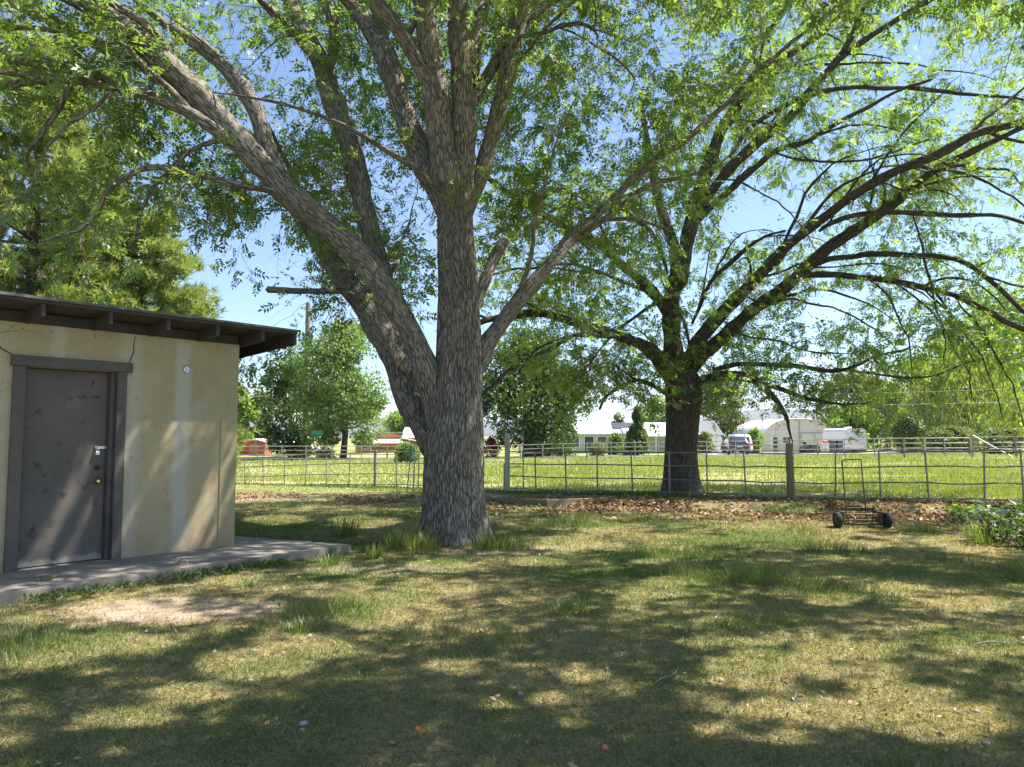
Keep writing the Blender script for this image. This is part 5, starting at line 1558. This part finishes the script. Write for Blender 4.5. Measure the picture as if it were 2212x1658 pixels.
# cars (rear view)
def car(name, label, px, ybase_px, Y, rz, paint, L=4.6, Wc=1.85, Hc=1.68, van=False, group=None):
    x = at(px, 943, Y).x; z = gz(x, Y) + .09
    root = empty(name, (x, Y, z), rz, label, 'van' if van else 'car', group)
    # side profile (y forward), rear at y=0
    if van: prof = [(0, .35), (-.05, .6), (0, 1.1), (.12, 1.75), (.3, Hc - .06), (.6, Hc), (3.3, Hc), (3.9, 1.25), (4.9, 1.0), (L, .75), (L + .05, .4), (L, .3), (0, .3)]
    else: prof = [(-.02, .38), (-.08, .62), (-.02, .98), (.22, 1.22), (.55, Hc - .08), (.9, Hc), (2.3, Hc - .02), (3.1, 1.12), (4.3, .95), (L, .72), (L + .03, .4), (L, .28), (0, .28)]
    # cross-section shaping: width factor by height
    def wf(zz): return 1.0 if zz < 1.0 else 1.0 - .22 * (zz - 1.0) / (Hc - 1.0)
    vs = []; n = len(prof)
    xs = [-1, -.92, -.6, 0, .6, .92, 1]
    for xf in xs:
        for (yy, zz) in prof:
            inset = .05 if abs(xf) == 1 else 0
            zz2 = zz - (inset if zz > .6 else -inset * .6)
            yy2 = yy + (inset * 1.2 if yy < 1 else -inset * 1.2) + (1 - abs(xf)) * (-.04 if yy < .3 else 0)
            vs.append((xf * Wc / 2 * wf(zz), yy2, zz2))
    fs = []
    for a in range(len(xs) - 1):
        for i in range(n): fs.append((a * n + i, a * n + (i + 1) % n, (a + 1) * n + (i + 1) % n, (a + 1) * n + i))
    m = MB(); m.add(vs, fs, True); m.add([vs[i] for i in range(n)], [tuple(range(n))]); k = (len(xs) - 1) * n
    m.add([vs[k + i] for i in range(n)], [tuple(range(n))])
    m.build('body', paint, root)
    zr0, zr1 = (1.2, 1.72) if van else (1.12, 1.5)
    def rear_y(zz):
        for (y0, z0), (y1, z1) in zip(prof[:6], prof[1:7]):
            if z0 <= zz <= z1 and z1 > z0: return y0 + (y1 - y0) * (zz - z0) / (z1 - z0) - .06
        return -.06
    wq = Wc / 2 * .74
    m = MB(); m.add([(-wq, rear_y(zr0), zr0), (wq, rear_y(zr0), zr0), (wq * .86, rear_y(zr1), zr1), (-wq * .86, rear_y(zr1), zr1),
                     (-wq, rear_y(zr0) + .05, zr0), (wq, rear_y(zr0) + .05, zr0), (wq * .86, rear_y(zr1) + .05, zr1), (-wq * .86, rear_y(zr1) + .05, zr1)],
                    [(0, 1, 2, 3), (4, 7, 6, 5), (0, 4, 5, 1), (1, 5, 6, 2), (2, 6, 7, 3), (3, 7, 4, 0)]); m.build('rear_window', M['glass'], root)
    for s_ in (-1, 1):
        m = MB(); X = s_ * (Wc / 2 * .93)
        m.add([(X * wf(1.1) + s_ * .045, .7, 1.08), (X * wf(1.1) + s_ * .045, 3.0, 1.08), (X * wf(Hc - .2) + s_ * .045, 2.4, Hc - .16), (X * wf(Hc - .2) + s_ * .045, .95, Hc - .16),
               (X * .8, .7, 1.08), (X * .8, 3.0, 1.08), (X * .72, 2.4, Hc - .16), (X * .72, .95, Hc - .16)],
              [(0, 1, 2, 3), (4, 7, 6, 5), (0, 4, 5, 1), (1, 5, 6, 2), (2, 6, 7, 3), (3, 7, 4, 0)]); m.build('side_window', M['glass'], root)
        MB().box(s_ * Wc * .43 - .13, s_ * Wc * .43 + .1, -.12, .1, .82, 1.05, bev=.02).build('tail_light', M['taillight'], root)
        MB().box(s_ * (Wc / 2 + .1) - .07, s_ * (Wc / 2 + .1) + .07, 2.7, 2.8, 1.0, 1.15, bev=.02).build('mirror', paint, root)
        for yy in (.85, L - .9):
            w = MB().tube([(s_ * (Wc / 2 - .2), yy, .34), (s_ * (Wc / 2 + .005), yy, .34)], .34, 20).build('wheel', M['black'], root)
            MB().tube([(s_ * (Wc / 2 - .02), yy, .34), (s_ * (Wc / 2 + .015), yy, .34)], .2, 14).build('rim', M['steel'], w)
    MB().box(-Wc * .46, Wc * .46, -.16, .05, .38, .6, bev=.03).build('bumper', M['bin'] if not van else paint, root)
    MB().box(-.26, .26, -.13, -.095, .68, .82).build('number_plate', M['plate'], root)
    return root


car('car', 'dark grey suv parked with its rear to the camera in front of the white van', 1597, 980, 68, R(-6), M['carpaint'], group='vehicles on the gravel drive')
car('van', 'white van parked behind the dark suv', 1605, 976, 76.5, R(-4), M['carwhite'], L=5.0, Wc=1.95, Hc=1.98, van=True, group='vehicles on the gravel drive')

# bins and riding mower by the hut
for px, lab, mt, hh in [(1799, 'dark wheeled bin standing left of the white trailer', M['bin'], 1.35), (1810, 'dark wheeled bin nearest the white trailer', M['bin'], 1.35)]:
    Yb_ = 76; x = at(px, 943, Yb_).x; r0 = empty('wheeled_bin', (x, Yb_, gz(x, Yb_) + .09), 0, lab, 'bin', 'wheeled bins beside the hut')
    MB().prism([(-.28, .06), (.28, .06), (.36, hh - .12), (-.36, hh - .12)], 'y', -.33, .33).build('body', mt, r0)
    MB().box(-.4, .4, -.4, .4, hh - .115, hh, bev=.03).build('lid', mt, r0)
    for s_ in (-1, 1): MB().tube([(s_ * .3, .3, .12), (s_ * .36, .3, .12)], .12, 12).build('wheel', M['black'], r0)
x = at(1782, 943, 75).x
gc = empty('fuel_can', (x, 75, gz(x, 75) + .09), 0, 'small red can standing on a stool by the bins', 'can')
MB().box(-.25, .25, -.15, .15, 1.05, 1.3, bev=.05).build('body', M['redplastic'], gc)
MB().tube([(.1, 0, 1.29), (.22, 0, 1.42)], .04, 8).build('spout', M['redplastic'], gc)
m = MB(); m.box(-.3, .3, -.25, .25, .98, 1.045)
for a in (-.26, .26):
    for b in (-.2, .2): m.tube([(a, b, 0), (a, b, .98)], .03, 6)
tag(m.build('stool', M['white'], loc=(x, 75, gz(x, 75) + .09)), 'white stool beside the dark bins', 'stool')
x = at(1774, 943, 76).x - .8
mw = empty('riding_mower', (x, 77, gz(x, 77) + .09), R(15), 'dark riding mower parked in front of the sliding door', 'mower')
MB().prism([(-.9, .35), (.9, .35), (.95, .6), (.75, .85), (.1, .9), (.0, .6), (-.35, .6), (-.45, .8), (-.9, .75)], 'y', -.4, .4).build('body', M['bin'], mw)
MB().prism([(-.6, .8), (-.1, .8), (-.1, .9), (-.5, .92), (-.6, 1.2), (-.7, 1.2)], 'y', -.22, .22).build('seat', M['black'], mw)
MB().tube([(.12, 0, .85), (-.05, 0, 1.15)], .03, 6).build('steering_column', M['black'], mw)
for a, rr in ((-.6, .32), (.65, .22)):
    for s_ in (-1, 1): MB().tube([(a, s_ * .38, rr), (a, s_ * .55, rr)], rr, 16).build('wheel', M['black'], mw)

# orange house
Yo = 104.0
ox0, ox1 = at(768, 943, Yo).x, at(1010, 943, Yo).x
zo = gz(-10, Yo) - .1; oe = at(820, 944, Yo).z - zo
OH = empty('house', (ox0, Yo, zo), 0, 'orange stucco house with white metal roof left of the big trunk', 'house')
w1 = at(868, 943, Yo).x - ox0; w3 = ox1 - ox0
MB().box(0, w1, 0, 8, 0, oe).build('wall', M['orange'], OH)
MB().prism([(-.1, oe + .003), (w1 + .1, oe + .003), (w1 + .1, oe + .2), (w1 * .75, oe + .42), (w1 * .4, oe + .5), (-.1, oe + .2)], 'y', -.12, .4).build('parapet', M['orange'], OH)
MB().box(-.2, w1 + .2, -.2, 8, oe + .505, oe + .56).build('roof', M['whitemetal'], OH)
MB().box(w1 + .01, w3, .8, 8, 0, oe - .2).build('wall', M['red'], OH)
gable_roof(OH, w1 + .3, w3, .8, 8, oe - .2, oe + 1.25, M['whitemetal'], name='roof')
MB().prism([(-1.7, 1.35), (.0, 1.95), (.0, 2.03), (-1.7, 1.43)], 'x', w1 - 4.2, w1 + .3).build('awning', M['whitemetal'], OH)
for xx in (w1 - 4, w1 + .2): MB().tube([(xx, -1.6, 0), (xx, -1.6, 1.38)], .05, 6).build('awning_post', M['white'], OH)
MB().prism([(w1, oe - .1), (w1 + 3.2, oe - .75), (w1 + 3.2, oe - .85), (w1, oe - .25)], 'y', -1.0, .78).build('lean_to_roof', M['cream'], OH)
for xx in (w1 + 1.2, w1 + 3.1): MB().tube([(xx, -.9, 0), (xx, -.9, oe - .85 if xx > w1 + 2 else oe - .5)], .08, 6).build('porch_post', M['cream'], OH)
windows(OH, [(1.0, 2.0, .7, 1.6)], -.003, M['white'])

# small red sheds
r0 = empty('red_shed', (at(549, 943, 84).x, 84, gz(-28, 84) - .1), 0, 'small red box shed with paler door right of the stucco shed corner', 'shed')
hz_ = at(549, 952, 84).z - (gz(-28, 84) - .1)
MB().box(-1.3, 1.3, 0, 2.4, 0, hz_).build('wall', M['red'], r0)
MB().box(-1.4, 1.4, -.15, 2.5, hz_ + .003, hz_ + .09).build('roof', M['white'], r0)
MB().box(-.5, .35, -.05, -.004, .1, hz_ - .35).build('door', M['orange'], r0)
r1 = empty('red_barn', (at(640, 943, 92).x, 92, gz(-26, 92) - .1), 0, 'red shed with steep single slope white roof beside the pale tree', 'shed')
bh = at(615, 949, 92).z - (gz(-26, 92) - .1)
MB().prism([(-1.9, 0), (2.0, 0), (2.0, bh - 1.3), (-1.5, bh)  , (-1.9, bh - .2)], 'y', 0, 4).build('wall', M['red'], r1)
MB().prism([(-1.6, bh + .01), (2.4, bh - 1.42), (2.4, bh - 1.3), (-1.6, bh + .12)], 'y', -.3, 4.2).build('roof', M['whitemetal'], r1)
r2 = empty('carport', (at(590, 943, 80).x, 80, gz(-26, 80) - .1), 0, 'open white carport roof on thin posts beside the red box shed', 'carport')
ch = at(576, 950, 80).z - (gz(-26, 80) - .1)
MB().prism([(-2.0, ch), (1.7, ch - 1.0), (1.7, ch - .92), (-2.0, ch + .08)], 'y', 0, 3).build('roof', M['cream'], r2)
for a, hh in ((-1.9, ch - .03), (1.6, ch - .98)):
    for b in (.1, 2.9): MB().tube([(a, b, 0), (a, b, hh)], .05, 6).build('post', M['grey'], r2)
car('car', 'white car parked under the carport beside the red box shed', 588, 975, 80.6, R(-80), M['carwhite'], L=4.4, Wc=1.8, Hc=1.45, group=None)

# street sign
Ys = 63; x = at(685, 943, Ys).x; zs = gz(x, Ys)
sgn = empty('street_sign', (x, Ys, zs), 0, 'green street name sign on a thin post beyond the pasture', 'sign')
zt0 = at(685, 937, Ys).z - zs
MB().tube([(0, 0, -.2), (0, 0, zt0 + .05)], .045, 8).build('post', M['pipe'], sgn)
MB().box(-.48, .48, -.02, .0, zt0 - .1, zt0 + .22, bev=.004).build('name_plate', M['sign'], sgn, loc=(0, -.05, 0))
MB().box(-.28, .28, -.02, .0, zt0 - .36, zt0 - .12, bev=.004).build('name_plate', M['sign'], sgn, loc=(0, -.04, 0), rot=(0, 0, R(62)))

# utility pole and wires
Yp = 74; x = at(660, 943, Yp).x; zp = gz(x, Yp)
up = empty('utility_pole', (x, Yp, zp), 0, 'grey wooden utility pole rising behind the leaves right of the shed eave', 'pole')
ph = at(660, 655, Yp).z - zp
MB().tube([(0, 0, -.3), (.03, 0, ph * .5), (0, 0, ph)], [.30, .28, .24], 12).build('pole', M['pole'], up)
MB().box(-1.1, 1.1, -.06, .06, ph * .62, ph * .62 + .12, bev=.01).build('crossarm', M['pole'], up)


def wire(a, b, sag, lab, r=.012):
    a = Vector(a); b = Vector(b); pts = []
    for i in range(25):
        t = i / 24; p = a.lerp(b, t); p.z -= sag * 4 * t * (1 - t); pts.append(p - a)
    tag(MB().tube(pts, r, 5).build('cable', M['pipe'], loc=a), lab, 'cable', 'overhead cables')


wire(at(660, 833, Yp), at(-200, 800, 46), .6, 'upper overhead cable running left from the utility pole')
wire(at(660, 850, Yp), at(-200, 838, 46), .6, 'lower overhead cable running left from the utility pole')
wire(at(660, 830, Yp), at(2500, 826, 60), 1.1, 'upper overhead cable crossing in front of the dark tree')
wire(at(660, 848, Yp), at(2500, 858, 60), 1.0, 'lower overhead cable crossing in front of the dark tree')
wire(at(660, 852, Yp), at(905, 886, 62), .8, 'short sagging cable from the utility pole towards the orange house', .028)

# ------------------------------------------------------------------ grass
def in_slab(x, y):
    # pad + shed footprint in shed coordinates
    dx, dy = x + 3.6, y - 9.72
    lx = dx * u.x + dy * u.y; ly = -dx * u.y + dy * u.x
    return ((lx < 1.0 - .45 * np.clip(ly + 1.2, 0, 3)) & (ly > -1.2) & (ly < .7)) | ((lx < .02) & (ly > 0))


def frustum_pts(n, y0, y1, pw=1.0, margin=.76):
    """points in view, density falling with distance"""
    t = rng.random(n)
    y = y0 * (y1 / y0) ** (t ** pw)
    x = (rng.random(n) * 2 - 1) * margin * y
    return x, y


def trunk_near(x, y):
    return ((x - base1.x) ** 2 + (y - base1.y) ** 2 < .46 ** 2) | ((x - base2.x) ** 2 + (y - base2.y) ** 2 < .42 ** 2)


def blades(x, y, h, w, lean, tint, flat=None):
    n = len(x); z = ground_z(x, y) - .003
    a = rng.random(n) * 6.283
    d = np.stack([np.cos(a), np.sin(a), np.zeros(n)], 1)
    up_ = np.stack([np.zeros(n), np.zeros(n), np.ones(n)], 1)
    D = unit(up_ + d * lean[:, None])
    Sd = unit(np.cross(D, rng.normal(0, 1, (n, 3)))) * w[:, None] * .5
    P = np.stack([x, y, z], 1)
    T = P + D * h[:, None]
    V = np.stack([P - Sd, P + Sd, T], 1).reshape(-1, 3)
    return V, np.arange(n * 3).reshape(-1, 3), np.repeat(tint, 3)


x, y = frustum_pts(370000, 2.4, 17.5, .92, .80)
g = greenness(x, y); dn = dirtness(x, y); fi = fieldness(x, y)
yb_ = 16.4 - .24 * (x + .6)
keep = ~in_slab(x, y) & ~trunk_near(x, y) & (rng.random(len(x)) > dn * .93) & (fi < .5) & ((rng.random(len(x)) < .30) | (y < yb_ - .9 + .5 * (x < 1) * 3))
x, y, g, dn = x[keep], y[keep], g[keep], dn[keep]
n = len(x)
isg = rng.random(n) < (.24 + .72 * g)
tall = fbm(x * 1.1 + 9, y * 1.1, 51, 3)
h = np.where(isg, .018 + .035 * rng.random(n) + .085 * sstep(.60, .8, tall), .03 + .035 * rng.random(n)) * (1 + .02 * y)
w = (.0028 + .00065 * y) * (.7 + .6 * rng.random(n))
lean = np.where(isg, .25 + .7 * rng.random(n), 1.2 + 5 * rng.random(n))
tint = np.where(isg, .02 + .33 * rng.random(n) + .1 * (1 - g), .55 + .45 * rng.random(n))
V, Fq, t = blades(x, y, h, w, lean, tint)
tag(np_mesh('lawn_grass', V, Fq, M['blade'], attrs={'tint': t}), 'short patchy lawn of green and straw coloured blades', 'grass', kind='stuff')

x, y = frustum_pts(240000, 15.0, 62, 1.0, .74)
fi = fieldness(x, y); dn = dirtness(x, y)
gf = sstep(.25, .55, fbm(x * .13 + 4, y * .35, 61, 3)) * (1 - .8 * np.exp(-((x + 14) / 12) ** 2 - ((y - 36) / 9) ** 2))
keep = (rng.random(len(x)) < fi) & (rng.random(len(x)) > dn * .9) & (rng.random(len(x)) < .25 + .75 * gf) & ~trunk_near(x, y)
x, y = x[keep], y[keep]; n = len(x)
tall = fbm(x * .7, y * .7, 52, 3)
h = (.05 + .09 * rng.random(n) + .16 * sstep(.58, .8, tall)) * (1 + .006 * y); w = .006 + .0009 * y
h = h * (.35 + .65 * sstep(.6, 3.2, y - (19.6 - .5 * x)))
V, Fq, t = blades(x, y, h, w * (.7 + .6 * rng.random(n)), .2 + .8 * rng.random(n), np.clip(rng.random(n) * .8 + .25 * (tall - .4), 0, 1))
tag(np_mesh('pasture_grass', V, Fq, M['fieldblade'], attrs={'tint': t}), 'bright green pasture grass beyond the pipe fence', 'grass', kind='stuff')
x, y = frustum_pts(6000, 17, 60, 1.0, .74)
keep = (fieldness(x, y) > .9) & (fbm(x * .25, y * .4, 81, 3) > .5) & (rng.random(len(x)) < 1)
x, y = x[keep], y[keep]; n = len(x)
P = np.stack([x, y, ground_z(x, y) + .10 + .1 * rng.random(n)], 1)
V, Fq, t = leaf_quads(P, rng.normal(0, 1, (n, 3)), rng.normal(0, .5, (n, 3)) + np.array([0, -.4, 1.]), (.014 + .0007 * y), (.014 + .0007 * y), rng.random(n))
tag(np_mesh('pasture_flowers', V, Fq, M['flower']), 'tiny white flowers scattered through the pasture', 'flowers', kind='stuff')

# leaf litter
def litter(n, xf, yf, size, name, label, matn='dryleaf', lift=.03, flatn=.5):
    x, y = xf, yf
    n = len(x); P = np.stack([x, y, ground_z(x, y) + rng.random(n) * lift], 1)
    D = rng.normal(0, 1, (n, 3)); D[:, 2] *= .35
    L = size * (.6 + .8 * rng.random(n))
    V, Fq, t = leaf_quads(P, D, rng.normal(0, flatn, (n, 3)) + np.array([0, 0, 1.]), L, L * .5, rng.random(n))
    return tag(np_mesh(name, V, Fq, M[matn], attrs={'tint': t}), label, 'leaves', kind='stuff')


n = 30000
x = rng.uniform(-1.0, 11, n); yb_ = 16.4 - .24 * (x + .6)
y = yb_ + rng.normal(-.1, .75, n) + rng.choice([0, .6, -.4], n)
keep = (rng.random(n) < sstep(.36, .52, fbm(x * .9, y * 1.2, 91, 3)) * .9 + .1) & ~trunk_near(x, y); x, y = x[keep], y[keep]
litter(0, x, y, .085, 'leaf_litter', 'drift of dry brown leaves along the boards below the fence')
x, y = frustum_pts(4500, 2.7, 15); keep = ~in_slab(x, y) & (rng.random(len(x)) < .3 + .7 * fbm(x, y, 95, 2)); x, y = x[keep], y[keep]
litter(0, x, y, .04, 'fallen_leaves', 'small dry leaves scattered over the lawn', lift=.02)
x = rng.uniform(-9, -2.2, 5000); y = 18.2 + .35 * (x + 5) * -1 + rng.normal(0, .8, 5000); keep = fbm(x * .9, y * 1.1, 97, 3) > .52
litter(0, x[keep], y[keep], .08, 'leaf_litter', 'thin brown leaf litter between the shed and the big trunk')


def tuft(px, py, nb, h, spread, lab, straw=.15, wd=.008, z=0, group='grass tufts on the lawn', name='grass_tuft', cat='grass tuft'):
    c = gpt(px, py, z)
    V = []; Fc = []; t = []
    for i in range(nb):
        a = random.random() * 6.283; q = random.random() ** .6 * spread
        b = Vector((math.cos(a) * q, math.sin(a) * q, 0)); a2 = a + random.uniform(-.8, .8)
        hh = h * random.uniform(.5, 1.1); lean = random.uniform(.1, 1.15) * hh
        d = Vector((math.cos(a2), math.sin(a2), 0)); s = Vector((-d.y, d.x, 0)) * wd / 2
        m1 = b + d * lean * .35 + Vector((0, 0, hh * .6)); m2 = b + d * lean + Vector((0, 0, hh * random.uniform(.75, 1)))
        k = len(V); V += [b - s, b + s, m1 + s * .8, m1 - s * .8, m2]
        Fc.append((k, k + 1, k + 2, k + 3)); Fc.append((k + 3, k + 2, k + 4, k + 4))
        ti = random.uniform(.65, 1) if random.random() < straw else random.uniform(0, .35); t += [ti] * 5
    q = np.array([f for f in Fc if f[2] != f[3]]); tr = np.array([f[:3] for f in Fc if f[2] == f[3]])
    o = np_mesh(name, np.array([tuple(v) for v in V]), [q, tr], M['tuft'], attrs={'tint': np.array(t)}, loc=(c.x, c.y, float(ground_z(c.x, c.y)) if z == 0 else z))
    return tag(o, lab, cat, group)


tuft(745, 1160, 190, .36, .22, 'dark green grass tuft beside the tip of the concrete walk', .05)
tuft(880, 1182, 330, .30, .36, 'wide tall grass tuft against the left side of the big trunk', .15)
tuft(915, 1192, 200, .34, .24, 'straggly grass tuft with dry blades at the front left of the big trunk', .35)
tuft(1062, 1186, 260, .28, .26, 'green grass tuft against the right foot of the big trunk', .12)
tuft(1120, 1186, 160, .20, .28, 'low spreading grass tuft a step right of the big trunk', .2)
tuft(808, 1208, 46, .22, .07, 'small upright broad-bladed tuft in front of the concrete walk tip', 0, .022)
tuft(712, 1222, 90, .16, .14, 'low grass tuft in front of the concrete walk', .1)
tuft(28, 1400, 60, .16, .06, 'long-bladed grass tuft at the left edge of the lawn', .1, .010)
tuft(655, 1360, 120, .09, .18, 'short bright tuft in the middle left of the lawn', .1)
tuft(1230, 1320, 160, .10, .22, 'short green tuft on the lawn right of the big trunk', .1)
tuft(1250, 1125, 120, .2, .4, 'loose green tuft in the leaf litter before the boards', .08)
tuft(1385, 1125, 120, .22, .4, 'loose green tuft in the leaf litter below the dark tree', .08)
tuft(1690, 1108, 120, .22, .4, 'leafy green tuft below the thick wooden post', .1)
tuft(1990, 1150, 120, .2, .3, 'pale green tuft right of the old cart', .2)
tuft(2128, 1175, 160, .42, .25, 'tall grass tuft in front of the leafy bush', .1)


def weed(px, py, n, h, size, lab, mat, z=0.0, spread=.12, group='leafy weeds', name='weed_plant', cat='weed'):
    c = gpt(px, py, z); root = empty(name, (c.x, c.y, z if z else gz(c.x, c.y)), 0, lab, cat, group)
    m = MB(); P = []; D = []
    ns = max(4, n // 9)
    for i in range(ns):
        a = random.random() * 6.283; q = spread * random.random(); hh = h * random.uniform(.6, 1.05)
        e = Vector((math.cos(a) * (q + .25 * hh), math.sin(a) * (q + .25 * hh), hh)); s = Vector((math.cos(a) * q * .4, math.sin(a) * q * .4, 0))
        m.tube([s, s.lerp(e, .5) + Vector((0, 0, .04 * h)), e], [.004 + .006 * h, .003 + .004 * h, .002], 5)
        for _ in range(9):
            f = random.uniform(.2, 1.05); b = random.random() * 6.283
            P.append(tuple(s.lerp(e, f))); D.append((math.cos(b), math.sin(b), random.uniform(-.2, .6)))
    m.build('stem', M['twig'], root, fix=False)
    P = np.array(P); D = np.array(D); k = len(P)
    V, Fq, t = leaf_quads(P, D, rng.normal(0, .4, (k, 3)) + np.array([0, 0, 1.]), size * rng.uniform(.6, 1.2, k), size * .55 * rng.uniform(.7, 1.1, k), rng.random(k))
    np_mesh('foliage', V, Fq, mat, root, attrs={'tint': t})['kind'] = 'stuff'


weed(97, 1278, 70, .17, .045, 'small pale weed growing from the edge of the concrete walk below the door', M['leafC'], spread=.05)
weed(190, 1262, 40, .12, .035, 'tiny weed at the edge of the concrete walk', M['leafC'], spread=.05)
weed(2160, 1168, 300, .55, .13, 'large leafy green bush at the lower right edge', M['leafA'], spread=.5, name='bush', cat='bush', group='bushes at the right edge')
weed(2215, 1182, 200, .42, .12, 'darker leafy bush cut off by the right edge of the picture', M['leafA'], spread=.45, name='bush', cat='bush', group='bushes at the right edge')
weed(2085, 1130, 160, .38, .12, 'small leafy bush behind the end of the boards', M['leafC'], spread=.35, name='bush', cat='bush', group='bushes at the right edge')
# weeds hugging the concrete walk
n = 1500
s_ = rng.random(n) * 3.6; o_ = np.abs(rng.normal(0, .12, n)) + .02
P = np.array([tip.x, tip.y, 0]) - np.outer(s_ + .3, np.array(u)) + np.outer(o_, np.array([u.y, -u.x, 0]))
dens = fbm(s_ * 2.2, s_ * 0, 99, 2); kp = rng.random(n) < sstep(.45, .7, dens); P = P[kp]; n = len(P)
P[:, 2] = rng.random(n) * .06
V, Fq, t = leaf_quads(P, rng.normal(0, 1, (n, 3)) + np.array([0, 0, .3]), rng.normal(0, .4, (n, 3)) + np.array([0, 0, 1.]), rng.uniform(.03, .07, n), rng.uniform(.015, .035, n), rng.random(n))
tag(np_mesh('edge_weeds', V, Fq, M['leafA'], attrs={'tint': t}), 'low broad-leaved weeds along the front edge of the concrete walk', 'weeds', kind='stuff')
# creeping plants under the left fence
n = 9000
px_ = rng.uniform(500, 1500, n); P = np.array([tuple(f_at(p)) for p in px_[:600]]); ii = rng.integers(0, 600, n); P = P[ii] + rng.normal(0, 1, (n, 3)) * np.array([.3, .3, 0]) + np.array([0, -.25, 0])
P[:, 2] = ground_z(P[:, 0], P[:, 1]) + rng.random(n) * .06 * fbm(P[:, 0] * .9, P[:, 1], 33, 2)
V, Fq, t = leaf_quads(P, rng.normal(0, 1, (n, 3)), rng.normal(0, .4, (n, 3)) + np.array([0, 0, 1.]), rng.uniform(.04, .08, n), rng.uniform(.02, .045, n), rng.random(n))
tag(np_mesh('fence_weeds', V, Fq, M['leafA'], attrs={'tint': t}), 'dark creeping weeds along the foot of the pipe fence', 'weeds', kind='stuff')


# small things on the lawn
def rock(px, py, r, lab, mat, name='stone', z=0.0):
    c = gpt(px, py, z); bm = bmesh.new(); bmesh.ops.create_icosphere(bm, subdivisions=2, radius=1)
    for v in bm.verts:
        k = .8 + .35 * float(vnoise(v.co.x * 1.7 + px, v.co.y * 1.7 + v.co.z, 3)); v.co = Vector((v.co.x * r * 1.2 * k, v.co.y * r * k, v.co.z * r * .7 * k))
    me = bpy.data.meshes.new(name); bm.to_mesh(me); bm.free()
    return tag(link(name, me, mat, loc=(c.x, c.y, gz(c.x, c.y) + r * .35)), lab, 'stone', 'stones on the lawn')


rock(656, 1565, .022, 'small pale stone on the shaded lawn at the lower left', M['stone'])
rock(1125, 1500, .018, 'tiny pale stone in the middle of the lawn', M['stone'])
rock(2110, 1540, .014, 'pale chip of stone near the lower right edge of the lawn', M['stone'])
rock(2130, 1610, .018, 'flat pale stone in the lower right corner', M['stone'])
rock(2135, 1146, .13, 'white stone half hidden under the leafy bush', M['stone'])
cb_ = gpt(2168, 1128, .0)
blk = empty('concrete_block', (cb_.x, cb_.y, 0), R(-12), 'grey concrete block behind the leafy bush at the right edge', 'block')
m = MB(); m.box(-.42, .42, -.1, .1, 0.002, .06, bev=.006); m.box(-.42, .42, -.1, .1, .14, .20, bev=.006)
for a in (-.4, 0, .4): m.box(a - .02, a + .02, -.098, .098, .058, .142)
m.build('body', M['grey'], blk)
for px, py, lab in [(896, 1576, 'bright orange leaf on the lawn left of centre'), (1301, 1616, 'small orange leaf on the lawn right of centre')]:
    c = gpt(px, py, .03)
    V, Fq, t = leaf_quads(np.zeros((1, 3)), np.array([[1., .3, .1]]), np.array([[0., -.5, 1]]), np.array([.035]), np.array([.032]), np.ones(1))
    tag(np_mesh('orange_leaf', V, Fq, simple('orange_leaf' + str(px), (.75, .16, .05), .7, bmp=0), loc=c), lab, 'leaf', 'orange leaves on the lawn')


def stick(px, py, L, a, lab, r=.006):
    c = gpt(px, py, 0); z = gz(c.x, c.y) + .025
    pts = [Vector((math.cos(a + .15 * math.sin(i)) * L * (i / 6 - .5), math.sin(a) * L * (i / 6 - .5), .012 * math.sin(i * 1.3))) for i in range(7)]
    m = MB(); m.tube(pts, [r, r, r * .9, r * .8, r * .7, r * .6, r * .4], 5); p = pts[3]
    m.tube([p, p + Vector((math.cos(a + .7) * L * .2, math.sin(a + .7) * L * .2, .02))], [r * .6, r * .3], 4)
    tag(m.build('stick', M['pole'], loc=(c.x, c.y, z)), lab, 'stick', 'fallen sticks on the lawn')


stick(1700, 1090, 1.2, .5, 'long pale stick lying before the thick wooden post', .012)
stick(2090, 1160, .9, -.9, 'pale forked stick on the ground left of the leafy bush', .010)
stick(1300, 1265, .35, .3, 'thin stick on the lawn right of the big trunk')
stick(2170, 1395, .5, .25, 'pale stick on the sunlit lawn near the right edge')
stick(1440, 1470, .3, .9, 'short stick on the lawn below the centre')
import sys
print('tris', sum(len(o.data.polygons) * (2 if len(o.data.polygons) and o.data.polygons[0].loop_total == 4 else 1) for o in bpy.data.objects if o.type == 'MESH'))
